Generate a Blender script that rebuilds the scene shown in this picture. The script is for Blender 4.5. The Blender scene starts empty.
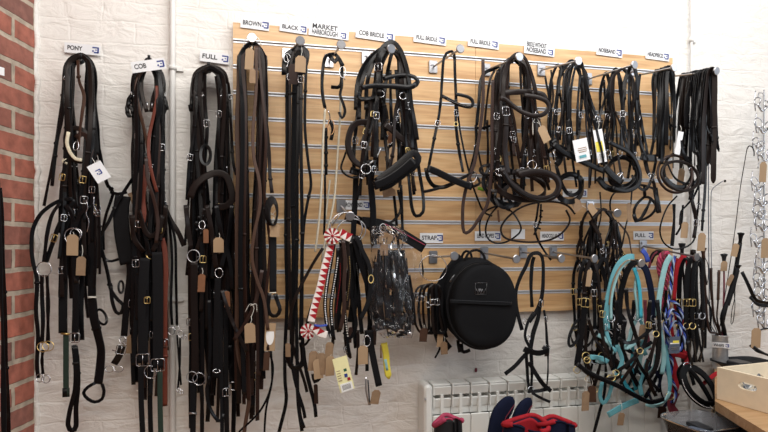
import bpy, math, random
from mathutils import Vector as V, Matrix
rnd = random.Random(7)
SC = bpy.context.scene
COL = SC.collection
# ---- camera model: level camera, turned 12.2 degrees to the right, wall plane y = 0
F = 555.0; A = math.radians(12.2); CD = 2.23; CZ = 1.5; HV = 243.0
ca, sa = math.cos(A), math.sin(A)
def P(u, v, d=0.0):
    """world point seen at (u, v) that stands d metres in front of the wall"""
    t = (u - 384) / F
    s = (CD - d) / (ca - t * sa)
    return V((s * (sa + t * ca), -d, CZ + (HV - v) / F * s))
def mpp(u, d=0.0):
    t = (u - 384) / F
    return (CD - d) / (ca - t * sa) / F

# ---- materials
M = {}
def newmat(name):
    m = bpy.data.materials.new(name); m.use_nodes = True
    nt = m.node_tree; b = nt.nodes['Principled BSDF']
    return m, nt, b
def N(nt, t, **k):
    n = nt.nodes.new(t)
    for a, b in k.items(): setattr(n, a, b)
    return n
def coords(nt, scale=(1, 1, 1)):
    tc = N(nt, 'ShaderNodeTexCoord'); mp = N(nt, 'ShaderNodeMapping')
    mp.inputs['Scale'].default_value = scale
    nt.links.new(tc.outputs['Object'], mp.inputs[0]); return mp.outputs[0]
def simple(key, col, rough=.5, metal=0, var=.25, nscale=60, bump=.15, sheen=0, spec=.5, bscale=300):
    m, nt, b = newmat(key)
    co = coords(nt)
    n = N(nt, 'ShaderNodeTexNoise'); n.inputs['Scale'].default_value = nscale; n.inputs['Detail'].default_value = 4
    nt.links.new(co, n.inputs['Vector'])
    mx = N(nt, 'ShaderNodeMix', data_type='RGBA')
    mx.inputs[6].default_value = (*[c * (1 - var) for c in col], 1)
    mx.inputs[7].default_value = (*[min(1, c * (1 + var)) for c in col], 1)
    nt.links.new(n.outputs[0], mx.inputs[0]); nt.links.new(mx.outputs[2], b.inputs['Base Color'])
    b.inputs['Roughness'].default_value = rough; b.inputs['Metallic'].default_value = metal
    b.inputs['Specular IOR Level'].default_value = spec
    if sheen: b.inputs['Sheen Weight'].default_value = sheen
    if bump:
        n2 = N(nt, 'ShaderNodeTexNoise'); n2.inputs['Scale'].default_value = bscale
        nt.links.new(co, n2.inputs['Vector'])
        bp = N(nt, 'ShaderNodeBump'); bp.inputs['Strength'].default_value = bump; bp.inputs['Distance'].default_value = .002
        nt.links.new(n2.outputs[0], bp.inputs['Height']); nt.links.new(bp.outputs[0], b.inputs['Normal'])
    M[key] = m; return m
simple('black', (.0042, .0039, .0046), .27, spec=.2)               # black leather
simple('soft', (.006, .006, .0072), .65, spec=.14)        # black webbing
simple('dark', (.0105, .0062, .0052), .33, spec=.18)                   # very dark brown leather
simple('havana', (.027, .012, .0085), .42, spec=.3)
simple('brown', (.055, .025, .014), .5, spec=.4)
simple('lime', (.25, .5, .03), .5)
simple('tan', (.2, .085, .038), .5)
simple('russet', (.13, .028, .015), .55, spec=.35)
simple('green', (.012, .032, .022), .7)
simple('cream', (.62, .56, .42), .85, bump=.6)
simple('rope', (.46, .42, .33), .9, bump=.5)
simple('fawn', (.26, .17, .10), .8)
simple('card', (.36, .245, .145), .85, var=.1, nscale=20)
simple('white', (.78, .78, .77), .6, var=.03)
simple('paper', (.74, .75, .77), .55, var=.02)
simple('yellow', (.68, .58, .06), .6, var=.1)
simple('paleyellow', (.80, .76, .42), .6, var=.08)
simple('darkgreen', (.02, .10, .05), .6)
simple('ink', (.03, .03, .035), .6, var=0, bump=0)
simple('blueink', (.02, .04, .22), .5, var=0, bump=0)
simple('chrome', (.5, .5, .52), .14, 1, var=.03, bump=0)
simple('steel', (.42, .42, .44), .3, 1, var=.08, bump=0)
simple('brass', (.62, .46, .19), .28, 1, var=.1, bump=0)
simple('copper', (.60, .33, .17), .35, 1, var=.2, bump=0)
simple('alu', (.66, .68, .71), .4, .25, var=.05, bump=0)
simple('string', (.7, .68, .62), .9)
simple('aqua', (.10, .31, .36), .7, var=.15)
simple('paleaqua', (.24, .44, .46), .7, var=.15)
simple('turq', (.03, .32, .42), .7, var=.15)
simple('blue', (.02, .05, .30), .7)
simple('steelblue', (.30, .38, .55), .7)
simple('navy', (.006, .009, .026), .9, spec=.15)
simple('red', (.33, .014, .022), .85, spec=.2)
simple('redwhite', (.75, .70, .66), .7)
simple('maroon', (.15, .015, .03), .7)
simple('pink', (.34, .03, .08), .75)
simple('slate', (.07, .09, .13), .6)
simple('bag', (.0065, .0068, .008), .8, spec=.12, var=.1, bump=.5, bscale=900)
simple('radiator', (.76, .77, .74), .35, var=.04, nscale=8, bump=.05)
simple('pipe', (.70, .69, .67), .5, var=.05)
simple('plastic', (.014, .015, .018), .35, spec=.3)
simple('brushed', (.62, .62, .63), .38, .6, bump=0)
simple('ply', (.80, .68, .50), .6, var=.12, nscale=25)
simple('diamante', (.85, .85, .88), .25, .1, bump=0)
simple('screen', (.25, .4, .7), .1, .5, bump=0)

def wood(key, c1, c2, c3, rough=.45):
    m, nt, b = newmat(key)
    co = coords(nt, (1.1, 14, 14))
    n = N(nt, 'ShaderNodeTexNoise'); n.inputs['Scale'].default_value = 2.2; n.inputs['Detail'].default_value = 8; n.inputs['Distortion'].default_value = 1.2
    nt.links.new(co, n.inputs['Vector'])
    cr = N(nt, 'ShaderNodeValToRGB')
    cr.color_ramp.elements[0].position = .3; cr.color_ramp.elements[0].color = (*c1, 1)
    cr.color_ramp.elements[1].position = .72; cr.color_ramp.elements[1].color = (*c3, 1)
    e = cr.color_ramp.elements.new(.5); e.color = (*c2, 1)
    nt.links.new(n.outputs[0], cr.inputs[0])
    co2 = coords(nt, (3, 90, 90)); n2 = N(nt, 'ShaderNodeTexNoise'); n2.inputs['Scale'].default_value = 3; n2.inputs['Detail'].default_value = 5
    nt.links.new(co2, n2.inputs['Vector'])
    mx = N(nt, 'ShaderNodeMix', data_type='RGBA', blend_type='MULTIPLY'); mx.inputs[0].default_value = .35
    nt.links.new(cr.outputs[0], mx.inputs[6]); nt.links.new(n2.outputs[0], mx.inputs[7])
    g = N(nt, 'ShaderNodeGamma'); g.inputs[1].default_value = .9
    nt.links.new(mx.outputs[2], g.inputs[0]); nt.links.new(g.outputs[0], b.inputs['Base Color'])
    b.inputs['Roughness'].default_value = rough
    M[key] = m
wood('oak', (.50, .26, .10), (.66, .385, .17), (.78, .51, .255))
wood('counter', (.38, .20, .08), (.48, .27, .12), (.56, .34, .17), .35)

def wallpaint():
    m, nt, b = newmat('painted_brick')
    tc = N(nt, 'ShaderNodeTexCoord')
    sep = N(nt, 'ShaderNodeSeparateXYZ'); cmb = N(nt, 'ShaderNodeCombineXYZ')
    nt.links.new(tc.outputs['Object'], sep.inputs[0]); nt.links.new(sep.outputs[0], cmb.inputs[0]); nt.links.new(sep.outputs[2], cmb.inputs[1])
    nz = N(nt, 'ShaderNodeTexNoise'); nz.inputs['Scale'].default_value = 9; nz.inputs['Detail'].default_value = 3
    nt.links.new(tc.outputs['Object'], nz.inputs['Vector'])
    va = N(nt, 'ShaderNodeVectorMath', operation='MULTIPLY_ADD'); va.inputs[1].default_value = (.045, .034, 0)
    nt.links.new(nz.outputs[1], va.inputs[0]); nt.links.new(cmb.outputs[0], va.inputs[2])
    br = N(nt, 'ShaderNodeTexBrick')
    br.inputs['Scale'].default_value = 1; br.inputs['Brick Width'].default_value = .225; br.inputs['Row Height'].default_value = .078
    br.inputs['Mortar Size'].default_value = .006; br.inputs['Mortar Smooth'].default_value = 1
    br.inputs['Color1'].default_value = (1, 1, 1, 1); br.inputs['Color2'].default_value = (.93, .93, .93, 1); br.inputs['Mortar'].default_value = (.72, .72, .72, 1)
    nt.links.new(va.outputs[0], br.inputs['Vector'])
    n1 = N(nt, 'ShaderNodeTexNoise'); n1.inputs['Scale'].default_value = 9; n1.inputs['Detail'].default_value = 6; n1.inputs['Roughness'].default_value = .55; n1.inputs['Distortion'].default_value = .6
    mq = N(nt, 'ShaderNodeMapping'); mq.inputs['Scale'].default_value = (1, 1, 2); nt.links.new(tc.outputs['Object'], mq.inputs[0]); nt.links.new(mq.outputs[0], n1.inputs['Vector'])
    ma = N(nt, 'ShaderNodeMath', operation='MULTIPLY_ADD'); ma.inputs[1].default_value = 3.2
    nt.links.new(n1.outputs[0], ma.inputs[0]); nt.links.new(br.outputs[0], ma.inputs[2])
    bp = N(nt, 'ShaderNodeBump'); bp.inputs['Strength'].default_value = .5; bp.inputs['Distance'].default_value = .009
    nt.links.new(ma.outputs[0], bp.inputs['Height']); nt.links.new(bp.outputs[0], b.inputs['Normal'])
    # noise patches of a warmer tone, wider than tall
    n2 = N(nt, 'ShaderNodeTexNoise'); n2.inputs['Scale'].default_value = 3.2; n2.inputs['Detail'].default_value = 8; n2.inputs['Roughness'].default_value = .7
    mp = N(nt, 'ShaderNodeMapping'); mp.inputs['Scale'].default_value = (1, 1, 2.6); nt.links.new(tc.outputs['Object'], mp.inputs[0]); nt.links.new(mp.outputs[0], n2.inputs['Vector'])
    cr = N(nt, 'ShaderNodeValToRGB'); cr.color_ramp.elements[0].position = .62; cr.color_ramp.elements[1].position = .74
    cr.color_ramp.elements[0].color = (.76, .735, .70, 1); cr.color_ramp.elements[1].color = (.72, .62, .52, 1)
    nt.links.new(n2.outputs[0], cr.inputs[0]); nt.links.new(cr.outputs[0], b.inputs['Base Color'])
    b.inputs['Roughness'].default_value = .7
    M['wall'] = m
wallpaint()

def redbrick():
    m, nt, b = newmat('red_brick')
    tc = N(nt, 'ShaderNodeTexCoord')
    sep = N(nt, 'ShaderNodeSeparateXYZ'); cmb = N(nt, 'ShaderNodeCombineXYZ')
    nt.links.new(tc.outputs['Object'], sep.inputs[0]); nt.links.new(sep.outputs[1], cmb.inputs[0]); nt.links.new(sep.outputs[2], cmb.inputs[1])
    nz = N(nt, 'ShaderNodeTexNoise'); nz.inputs['Scale'].default_value = 14; nz.inputs['Detail'].default_value = 4
    nt.links.new(tc.outputs['Object'], nz.inputs['Vector'])
    va = N(nt, 'ShaderNodeVectorMath', operation='MULTIPLY_ADD'); va.inputs[1].default_value = (.014, .010, 0)
    nt.links.new(nz.outputs[1], va.inputs[0]); nt.links.new(cmb.outputs[0], va.inputs[2])
    br = N(nt, 'ShaderNodeTexBrick')
    br.inputs['Scale'].default_value = 1; br.inputs['Brick Width'].default_value = .226; br.inputs['Row Height'].default_value = .0785
    br.inputs['Mortar Size'].default_value = .0095; br.inputs['Mortar Smooth'].default_value = .25
    br.inputs['Color1'].default_value = (.37, .115, .075, 1); br.inputs['Color2'].default_value = (.19, .085, .068, 1); br.inputs['Mortar'].default_value = (.40, .33, .26, 1)
    nt.links.new(va.outputs[0], br.inputs['Vector'])
    n1 = N(nt, 'ShaderNodeTexNoise'); n1.inputs['Scale'].default_value = 28; n1.inputs['Detail'].default_value = 8
    nt.links.new(tc.outputs['Object'], n1.inputs['Vector'])
    mx = N(nt, 'ShaderNodeMix', data_type='RGBA', blend_type='OVERLAY'); mx.inputs[0].default_value = .6
    nt.links.new(br.outputs[0], mx.inputs[6]); nt.links.new(n1.outputs[0], mx.inputs[7]); nt.links.new(mx.outputs[2], b.inputs['Base Color'])
    ms = N(nt, 'ShaderNodeMath', operation='MULTIPLY_ADD'); ms.inputs[1].default_value = -1.3
    nt.links.new(br.outputs[1], ms.inputs[0]); nt.links.new(n1.outputs[0], ms.inputs[2])
    bp = N(nt, 'ShaderNodeBump'); bp.inputs['Strength'].default_value = .7; bp.inputs['Distance'].default_value = .006
    nt.links.new(ms.outputs[0], bp.inputs['Height']); nt.links.new(bp.outputs[0], b.inputs['Normal'])
    b.inputs['Roughness'].default_value = .85
    M['redbrick'] = m
redbrick()

def clear(key, tint, alpha, rough=.08):
    m, nt, b = newmat(key)
    nt.nodes.remove(b); out = nt.nodes['Material Output']
    tr = N(nt, 'ShaderNodeBsdfTransparent'); tr.inputs[0].default_value = (*tint, 1)
    gl = N(nt, 'ShaderNodeBsdfGlossy'); gl.inputs['Roughness'].default_value = rough
    df = N(nt, 'ShaderNodeBsdfDiffuse'); df.inputs[0].default_value = (.35, .35, .37, 1)
    fr = N(nt, 'ShaderNodeLayerWeight'); fr.inputs[0].default_value = .22
    m1 = N(nt, 'ShaderNodeMixShader'); m1.inputs[0].default_value = alpha
    m2 = N(nt, 'ShaderNodeMixShader')
    nt.links.new(tr.outputs[0], m1.inputs[1]); nt.links.new(df.outputs[0], m1.inputs[2])
    nt.links.new(fr.outputs[0], m2.inputs[0]); nt.links.new(m1.outputs[0], m2.inputs[1]); nt.links.new(gl.outputs[0], m2.inputs[2])
    nt.links.new(m2.outputs[0], out.inputs[0]); M[key] = m
clear('film', (.94, .94, .96), .022, .1)
clear('tub', (.75, .77, .8), .16, .1)

# ---- mesh builder
class MB:
    def __init__(s): s.v = []; s.f = []; s.mi = []; s.sm = []
    def add(s, vs, fs, mi=0, smooth=True):
        o = len(s.v); s.v += [V(v) for v in vs]
        for f in fs: s.f.append([i + o for i in f]); s.mi.append(mi); s.sm.append(smooth)
        return s
    def box(s, c, size, mi=0, mat=None, bev=0.0):
        hx, hy, hz = [q / 2 for q in size]
        if bev <= 0:
            vs = [V((x, y, z)) for x in (-hx, hx) for y in (-hy, hy) for z in (-hz, hz)]
            fs = [(0, 1, 3, 2), (4, 6, 7, 5), (0, 4, 5, 1), (2, 3, 7, 6), (0, 2, 6, 4), (1, 5, 7, 3)]
            vs = [(mat @ v if mat else v) + V(c) for v in vs]
            return s.add(vs, fs, mi, False)
        b = bev; ring = []
        for (sx, sz) in ((1, 1), (-1, 1), (-1, -1), (1, -1)):
            a0 = {(1, 1): 0, (-1, 1): 90, (-1, -1): 180, (1, -1): 270}[(sx, sz)]
            for k in range(4):
                a = math.radians(a0 + 30 * k); ring.append(((hx - b) * sx + b * math.cos(a), (hz - b) * sz + b * math.sin(a)))
        n = len(ring); vs = []
        e = min(b, hy * .9) * .5
        for y, q in ((-hy, e), (-hy + e, 0), (hy - e, 0), (hy, e)):
            for x, z in ring: vs.append(V((x * (1 - q / hx), y, z * (1 - q / hz))))
        vs = [(mat @ v if mat else v) + V(c) for v in vs]
        fs = [(r * n + k, r * n + (k + 1) % n, (r + 1) * n + (k + 1) % n, (r + 1) * n + k) for r in range(3) for k in range(n)]
        fs += [tuple(range(n))[::-1], tuple(range(3 * n, 4 * n))]
        return s.add(vs, fs, mi, False)
    def sweep(s, pts, sec, frames, closed=False, mi=0, scale=None):
        """sec: list of (a, b); frames: list of (W, N)"""
        n = len(sec); vs = []
        for i, p in enumerate(pts):
            W, Nn = frames[i]; k = scale(i / (len(pts) - 1)) if scale else 1
            for a, b in sec: vs.append(p + W * (a * k) + Nn * (b * k))
        fs = []; m = len(pts)
        for r in range(m if closed else m - 1):
            r2 = (r + 1) % m
            for k in range(n): fs.append((r * n + k, r * n + (k + 1) % n, r2 * n + (k + 1) % n, r2 * n + k))
        if not closed: fs += [tuple(range(n))[::-1], tuple(range((m - 1) * n, m * n))]
        return s.add(vs, fs, mi)
    def lathe(s, c, prof, n=24, axis='z', mi=0, rot=None, sm=True):
        vs = []; fs = []
        for r, h in prof:
            for k in range(n):
                a = 2 * math.pi * k / n
                q = V((r * math.cos(a), r * math.sin(a), h)) if axis == 'z' else V((r * math.cos(a), -h, r * math.sin(a)))
                vs.append((rot @ q if rot else q) + V(c))
        m = len(prof)
        for j in range(m - 1):
            for k in range(n): fs.append((j * n + k, j * n + (k + 1) % n, (j + 1) * n + (k + 1) % n, (j + 1) * n + k))
        if prof[0][0] > 1e-5: fs.append(tuple(range(n))[::-1])
        if prof[-1][0] > 1e-5: fs.append(tuple(range((m - 1) * n, m * n)))
        return s.add(vs, fs, mi, sm)
    def build(s, name, mats, parent=None, origin=V((0, 0, 0)), place=True):
        me = bpy.data.meshes.new(name)
        me.from_pydata([tuple(v - origin) for v in s.v], [], s.f)
        if isinstance(mats, str): mats = [mats]
        for k in mats: me.materials.append(M[k])
        me.polygons.foreach_set('material_index', s.mi); me.polygons.foreach_set('use_smooth', s.sm)
        me.update()
        o = bpy.data.objects.new(name, me); COL.objects.link(o)
        if parent: o.parent = parent
        else: o.location = origin
        return o
def tagp(o, label=None, cat=None, group=None, kind=None):
    for k, x in (('label', label), ('category', cat), ('group', group), ('kind', kind)):
        if x: o[k] = x
    return o

def smooth(pts, step=.012, closed=False):
    n = len(pts); out = []
    if n == 2 and not closed:
        k = max(2, int((pts[1] - pts[0]).length / step)); return [pts[0].lerp(pts[1], i / k) for i in range(k + 1)]
    rng = range(n) if closed else range(n - 1)
    for i in rng:
        p1, p2 = pts[i], pts[(i + 1) % n]
        p0 = pts[(i - 1) % n] if (closed or i > 0) else p1 * 2 - p2
        p3 = pts[(i + 2) % n] if (closed or i + 2 < n) else p2 * 2 - p1
        k = max(2, int((p2 - p1).length / step))
        for j in range(k):
            t = j / k
            out.append(.5 * ((2 * p1) + (p2 - p0) * t + (2 * p0 - 5 * p1 + 4 * p2 - p3) * t * t + (3 * p1 - p0 - 3 * p2 + p3) * t ** 3))
    if not closed: out.append(pts[-1].copy())
    return out
def frames(ps, mode='f', phi=0.0, wob=0.0, closed=False, seed=0):
    n = len(ps); fr = []; last = None
    r = random.Random(seed); f1, f2 = r.uniform(0, 6), r.uniform(.7, 2.2)
    for i in range(n):
        if closed: T = ps[(i + 1) % n] - ps[i - 1]
        else: T = ps[min(n - 1, i + 1)] - ps[max(0, i - 1)]
        if T.length < 1e-9: T = V((0, 0, -1))
        T.normalize()
        if mode == 'f':
            Nn = V((0, -1, 0)); Nn = Nn - T * Nn.dot(T)
            if Nn.length < .15: Nn = last[1] if last else V((0, 0, 1)); Nn = Nn - T * Nn.dot(T)
            Nn.normalize(); W = T.cross(Nn)
        else:
            W = V((0, 0, 1)) if mode == 'z' else V((0, 1, 0)); W = W - T * W.dot(T)
            if W.length < .15: W = last[0] if last else V((1, 0, 0)); W = W - T * W.dot(T)
            W.normalize(); Nn = W.cross(T)
            if last and Nn.dot(last[1]) < 0 and W.dot(last[0]) < 0: W, Nn = -W, -Nn
        last = (W, Nn)
        a = math.radians(phi) + (math.radians(wob) * math.sin(f1 + f2 * 6.28 * i / n) if wob and not closed else 0)
        if a: c, s_ = math.cos(a), math.sin(a); W, Nn = W * c + Nn * s_, Nn * c - W * s_
        fr.append((W, Nn))
    return fr
def secr(w, t):
    w /= 2; t /= 2; c = min(w, t) * .45; e = w - min(w * .45, c * 2.2)
    return [(w, t - c), (w - c, t), (e, t * 1.04), (-e, t * 1.04), (-w + c, t), (-w, t - c), (-w, -t + c), (-w + c, -t), (w - c, -t), (w, -t + c)]
def circ(r, n=8): return [(r * math.cos(6.2832 * k / n), r * math.sin(6.2832 * k / n)) for k in range(n)]

# ---- current thing
class Cur: root = None; org = V((0, 0, 0)); d = .05
NS = [0]
def T(name, label, cat, group=None, at=(0, 0, 0)):
    p = P(*at); o = bpy.data.objects.new(name, None); o.empty_display_size = .03
    COL.objects.link(o); o.location = p; tagp(o, label, cat, group)
    Cur.root = o; Cur.org = p; Cur.d = at[2] if len(at) > 2 else 0
    return o
def PP(s, d=None):
    d = Cur.d if d is None else d
    q = [tuple(float(x) for x in w.split(',')) for w in s.split()]
    n = len(q)
    out = []
    for i, w in enumerate(q):
        dd = w[2] if len(w) > 2 else (d if not isinstance(d, tuple) else d[0] + (d[1] - d[0]) * i / max(1, n - 1))
        out.append(P(w[0], w[1], dd))
    return out
def buckle(parent, c, W, Nn, Tn, w, mat='chrome', h=None):
    w = w / 2 + .003; h = (h or w * 1.6) / 2 + .003
    ring = []
    for (a, b) in ((1, 1), (0, 1.1), (-1, 1), (-1.08, 0), (-1, -1), (0, -1.1), (1, -1), (1.08, 0)): ring.append(c + Nn * .004 + W * (w * a) + Tn * (h * b))
    ps = smooth(ring, .004, True); mb = MB(); mb.sweep(ps, circ(.0016, 6), frames(ps, 'f', closed=True), True)
    q = [c + Nn * .005 - Tn * h, c + Nn * .006 + Tn * h]; mb.sweep(q, circ(.0012, 5), frames(q))
    return mb.build('buckle', mat, parent, Cur.org)
def S(name, pts, w=16, m='black', d=None, t=3.0, mode='f', phi=None, wob=None, closed=False, bk=(), bm='chrome', kp=(), root=True, label=None, tip=False, roll=False):
    """a leather or webbing strap as one mesh, its buckles as sub-parts"""
    NS[0] += 1
    ps = smooth(PP(pts, d) if isinstance(pts, str) else pts, .011, closed)
    w *= .86 if w < 24 else .93
    if mode == 'z': t *= .6
    w /= 1000; t /= 1000
    if phi is None: phi = rnd.uniform(-22, 22) if mode == 'f' else 0
    if wob is None: wob = 18 if (mode == 'f' and w < .022) else 6
    fr = frames(ps, mode, phi, wob, closed, NS[0])
    mb = MB(); sec = circ(w / 2, 8) if roll else secr(w, t)
    mb.sweep(ps, sec, fr, closed, 0, (lambda x: 1 - .75 * max(0, (x - .985) / .015)) if tip else None)
    n = len(ps)
    for k in kp:
        i = min(n - 2, max(1, int(k * n))); T_ = (ps[i + 1] - ps[i - 1]).normalized()
        q = [ps[i] - T_ * .004, ps[i] + T_ * .004]; mb.sweep(q, secr(w + .004, t + .005), [fr[i], fr[i]])
    o = mb.build(name, m, Cur.root if root else None, Cur.org)
    for k in bk:
        i = min(n - 2, max(1, int(k * n))); T_ = (ps[i + 1] - ps[i - 1]).normalized()
        buckle(o, ps[i], fr[i][0], fr[i][1], T_, w, bm)
    if label: o['label'] = label
    return o
def solo(name, label, cat, group, pts, w=16, m='black', d=.05, **k):
    Cur.d = d if not isinstance(d, tuple) else d[0]
    q = PP(pts, d); Cur.org = q[0]; Cur.root = None
    o = S(name, q, w, m, d, root=False, **k); return tagp(o, label, cat, group)
def ell(cu, cv, ru, rv, d, dr=0, rot=0, n=12, a0=0):
    out = []; c, s_ = math.cos(math.radians(rot)), math.sin(math.radians(rot))
    for k in range(n):
        a = a0 + 2 * math.pi * k / n; x, y = ru * math.cos(a), rv * math.sin(a)
        out.append(P(cu + x * c - y * s_, cv + x * s_ + y * c, d + dr * math.sin(a)))
    return out
def L(name, cu, cv, ru, rv, w=16, m='black', d=None, dr=.03, rot=0, **k):
    """a closed band seen as an open loop"""
    d = Cur.d if d is None else d
    return S(name, ell(cu, cv, ru, rv, d, dr, rot), w, m, closed=True, **k)
def R(name, u, v, r, m='chrome', d=None, th=1.6, sx=1.0, sy=1.0, rot=0, parent=None, label=None):
    """a metal ring, r in mm"""
    d = (Cur.d if d is None else d) + .006
    k = mpp(u, d) * 1000
    ps = smooth(ell(u, v, r / k * sx, r / k * sy, d, .004, rot), .004, True)
    mb = MB(); mb.sweep(ps, circ(th / 1000, 6), frames(ps, 'y', closed=True), True)
    o = mb.build(name, m, parent or Cur.root, Cur.org)
    if label: o['label'] = label
    return o
def W(name, pts, r=1.2, m='chrome', d=None, closed=False, parent=None, label=None, n=7, scale=None):
    """round wire, rope, cane"""
    ps = smooth(PP(pts, d) if isinstance(pts, str) else pts, .01 if r > 1 else .006, closed)
    mb = MB(); mb.sweep(ps, circ(r / 1000, n), frames(ps, 'f' if not closed else 'y', closed=closed), closed, 0, scale)
    o = mb.build(name, m, parent if parent is not None else Cur.root, Cur.org)
    if label: o['label'] = label
    return o
def G(u, v, w=9, h=15, rot=0, m='card', d=None, frm=None, name='price_tag', label=None, yaw=0, plain=False):
    """card tag with clipped top corners, w and h in photo pixels; string as sub-part"""
    d = (Cur.d if d is None else d) + .012
    k = mpp(u, d); w, h = w * k, h * k; c = P(u, v, d)
    a = math.radians(-rot); y = math.radians(yaw or rnd.uniform(-18, 18))
    X = V((math.cos(a) * math.cos(y), math.sin(y), math.sin(a))).normalized(); Z = V((-math.sin(a), 0, math.cos(a)))
    Nn = X.cross(Z).normalized()
    cl = 0 if plain else w * .26
    o2 = [(-w / 2, -h / 2), (w / 2, -h / 2), (w / 2, h / 2 - cl), (w / 2 - cl, h / 2), (-w / 2 + cl, h / 2), (-w / 2, h / 2 - cl)]
    mb = MB(); vs = [c + X * a_ + Z * b_ + Nn * q + Nn * (.0025 * math.sin(3 * b_ / h)) for q in (.0005, -.0005) for a_, b_ in o2]
    fs = [tuple(range(6)), tuple(range(6, 12))[::-1]] + [(i, (i + 1) % 6, 6 + (i + 1) % 6, 6 + i) for i in range(6)]
    mb.add(vs, fs, 0, False)
    o = mb.build(name, m, Cur.root, Cur.org)
    if not plain:
        e = MB(); q = [c + Z * (h / 2 - w * .2) + Nn * .0012, c + Z * (h / 2 - w * .2) - Nn * .0012]; e.sweep(q, circ(w * .09, 8), [(X, Z), (X, Z)]); e.build('eyelet', 'ink', o, Cur.org)
    if frm:
        p0 = P(frm[0], frm[1], d - .006); p1 = c + Z * (h / 2 - w * .15)
        mid = (p0 + p1) / 2 + V((.004, -.002, 0))
        W('string', [p0, mid, p1], .8, 'string', parent=o)
    if label: o['label'] = label
    return o, c, X, Z, Nn
def text_mesh(txt, size, ext=.0004):
    cu = bpy.data.curves.new('lettering', 'FONT'); cu.body = txt; cu.size = size; cu.extrude = ext; cu.align_x = 'CENTER'; cu.align_y = 'CENTER'; cu.offset = size * .022
    ob = bpy.data.objects.new('tmp', cu); COL.objects.link(ob)
    dg = bpy.context.evaluated_depsgraph_get(); me = bpy.data.meshes.new_from_object(ob.evaluated_get(dg))
    COL.objects.unlink(ob); bpy.data.objects.remove(ob); return me
def put_text(txt, size, c, X, Z, parent, m='ink', width=None, name='lettering', org=None, off=.0012):
    me = text_mesh(txt, size)
    xs = [v.co.x for v in me.vertices]; k = 1
    if width and xs: k = width / (max(xs) - min(xs))
    Nn = X.cross(Z)
    org = Cur.org if org is None else org
    for v in me.vertices:
        q = c + X * (v.co.x * k) + Z * v.co.y + Nn * (off + v.co.z) - org
        v.co = q
    me.materials.clear(); me.materials.append(M[m])
    o = bpy.data.objects.new(name, me); COL.objects.link(o); o.parent = parent; return o
def logo3(c, X, Z, s, parent, m='blueink'):
    """the small blue angular mark printed on every sign"""
    Nn = X.cross(Z); mb = MB()
    def bar(x0, z0, x1, z1):
        vs = [c + X * x + Z * z + Nn * q for q in (.0006, .0016) for x, z in ((x0, z0), (x1, z0), (x1, z1), (x0, z1))]
        mb.add(vs, [(0, 1, 2, 3), (4, 5, 6, 7), (0, 1, 5, 4), (1, 2, 6, 5), (2, 3, 7, 6), (3, 0, 4, 7)], 0, False)
    h = s
    bar(-.5 * h, .3 * h, .45 * h, .5 * h); bar(.25 * h, -.42 * h, .48 * h, .4 * h); bar(-.25 * h, -.5 * h, .4 * h, -.3 * h); bar(-.5 * h, -.3 * h, -.28 * h, -.05 * h); bar(-.05 * h, -.05 * h, .15 * h, .1 * h)
    return mb.build('logo', m, parent, Cur.org)
# =====================  THE SETTING  =====================
def struct(name, mb, mats):
    o = mb.build(name, mats); o['kind'] = 'structure'; return o
XL = -.806
FLOOR = -.35 + .35
mb = MB().box((1.4, .06, 1.45), (5.6, .12, 2.9)); struct('wall_back', mb, 'wall')
fa = math.radians(12.8); q0 = V((XL, 0, 0)); q1 = q0 + V((-math.sin(fa), -math.cos(fa), 0)) * 3.2; q2 = q1 + V((-.2, .04, 0)); q3 = q0 + V((-.2, .0, 0))
mb = MB(); vs = [q + V((0, 0, z)) for z in (0, 2.9) for q in (q0, q1, q2, q3)]; mb.add(vs, [(0, 1, 2, 3), (7, 6, 5, 4)] + [(i, 4 + i, 4 + (i + 1) % 4, (i + 1) % 4) for i in range(4)], 0, False); struct('wall_left', mb, 'redbrick')
mb = MB().box((1.2, -1.6, -.05), (6.0, 3.6, .1)); struct('floor', mb, 'counter')
# paint creeping round the corner: plaster bead down the junction
def bead():
    ps = []; r = random.Random(4)
    for i in range(90): ps.append(V((XL + .002 + r.uniform(-.007, .006), -.002, 2.9 * i / 89)))
    mb = MB(); mb.sweep(ps, circ(.010, 8), frames(ps)); struct('trim_1', mb, 'wall')
bead()
# pipes on the wall
def pipe(u, vt, label, r=.011, m='pipe'):
    a = P(u, 0, .018); ps = [V((a.x, a.y, 2.9)), V((a.x, a.y, 0.001))]
    mb = MB(); mb.sweep(smooth(ps, .3), circ(r, 12), frames(smooth(ps, .3)))
    o = mb.build('conduit_pipe', m, None, ps[1]); tagp(o, label, 'pipe'); Cur.org = ps[1]
    for v in vt:
        c = P(u, v, .018); b = MB(); b.lathe(c, [(r + .004, -.008), (r + .004, .008)], 14); b.box(c + V((r + .012, .012, 0)), (.03, .008, .014)); b.build('pipe_clip', m, o, Cur.org)
pipe(172.5, [68, 300], 'white painted conduit running down the wall between the COB and FULL hooks')
pipe(691.5, [40], 'thin white painted conduit on the wall right of the slatwall board', .006)

# =====================  SLATWALL BOARD  =====================
bx0 = P(233, 100, .03).x; bx1 = P(672.5, 100, .03).x; bz1 = 2.345; bz0 = 1.206; GZ = 2.275; GP = .0985
T('slatwall_display', 'oak-veneer slatwall board with aluminium grooves fixed to the white brick wall', 'display board', at=(452, 300, 0)); Cur.org = V(((bx0 + bx1) / 2, 0, bz0)); Cur.root.location = Cur.org
seam = P(475.5, 100, .03).x
for a, b in ((bx0, seam - .0008), (seam + .0008, bx1)):
    mb = MB(); mb.box(((a + b) / 2, -.009, (bz0 + bz1) / 2), (b - a, .016, bz1 - bz0))
    e = [bz1] + [GZ - GP * k for k in range(11)] + [bz0]
    for i in range(12):
        t_, b_ = e[i] - (.005 if i else 0), e[i + 1] + (.005 if i < 11 else 0)
        mb.box(((a + b) / 2, -.0245, (t_ + b_) / 2), (b - a, .013, t_ - b_))
    mb.build('board', 'oak', Cur.root, Cur.org)
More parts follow.
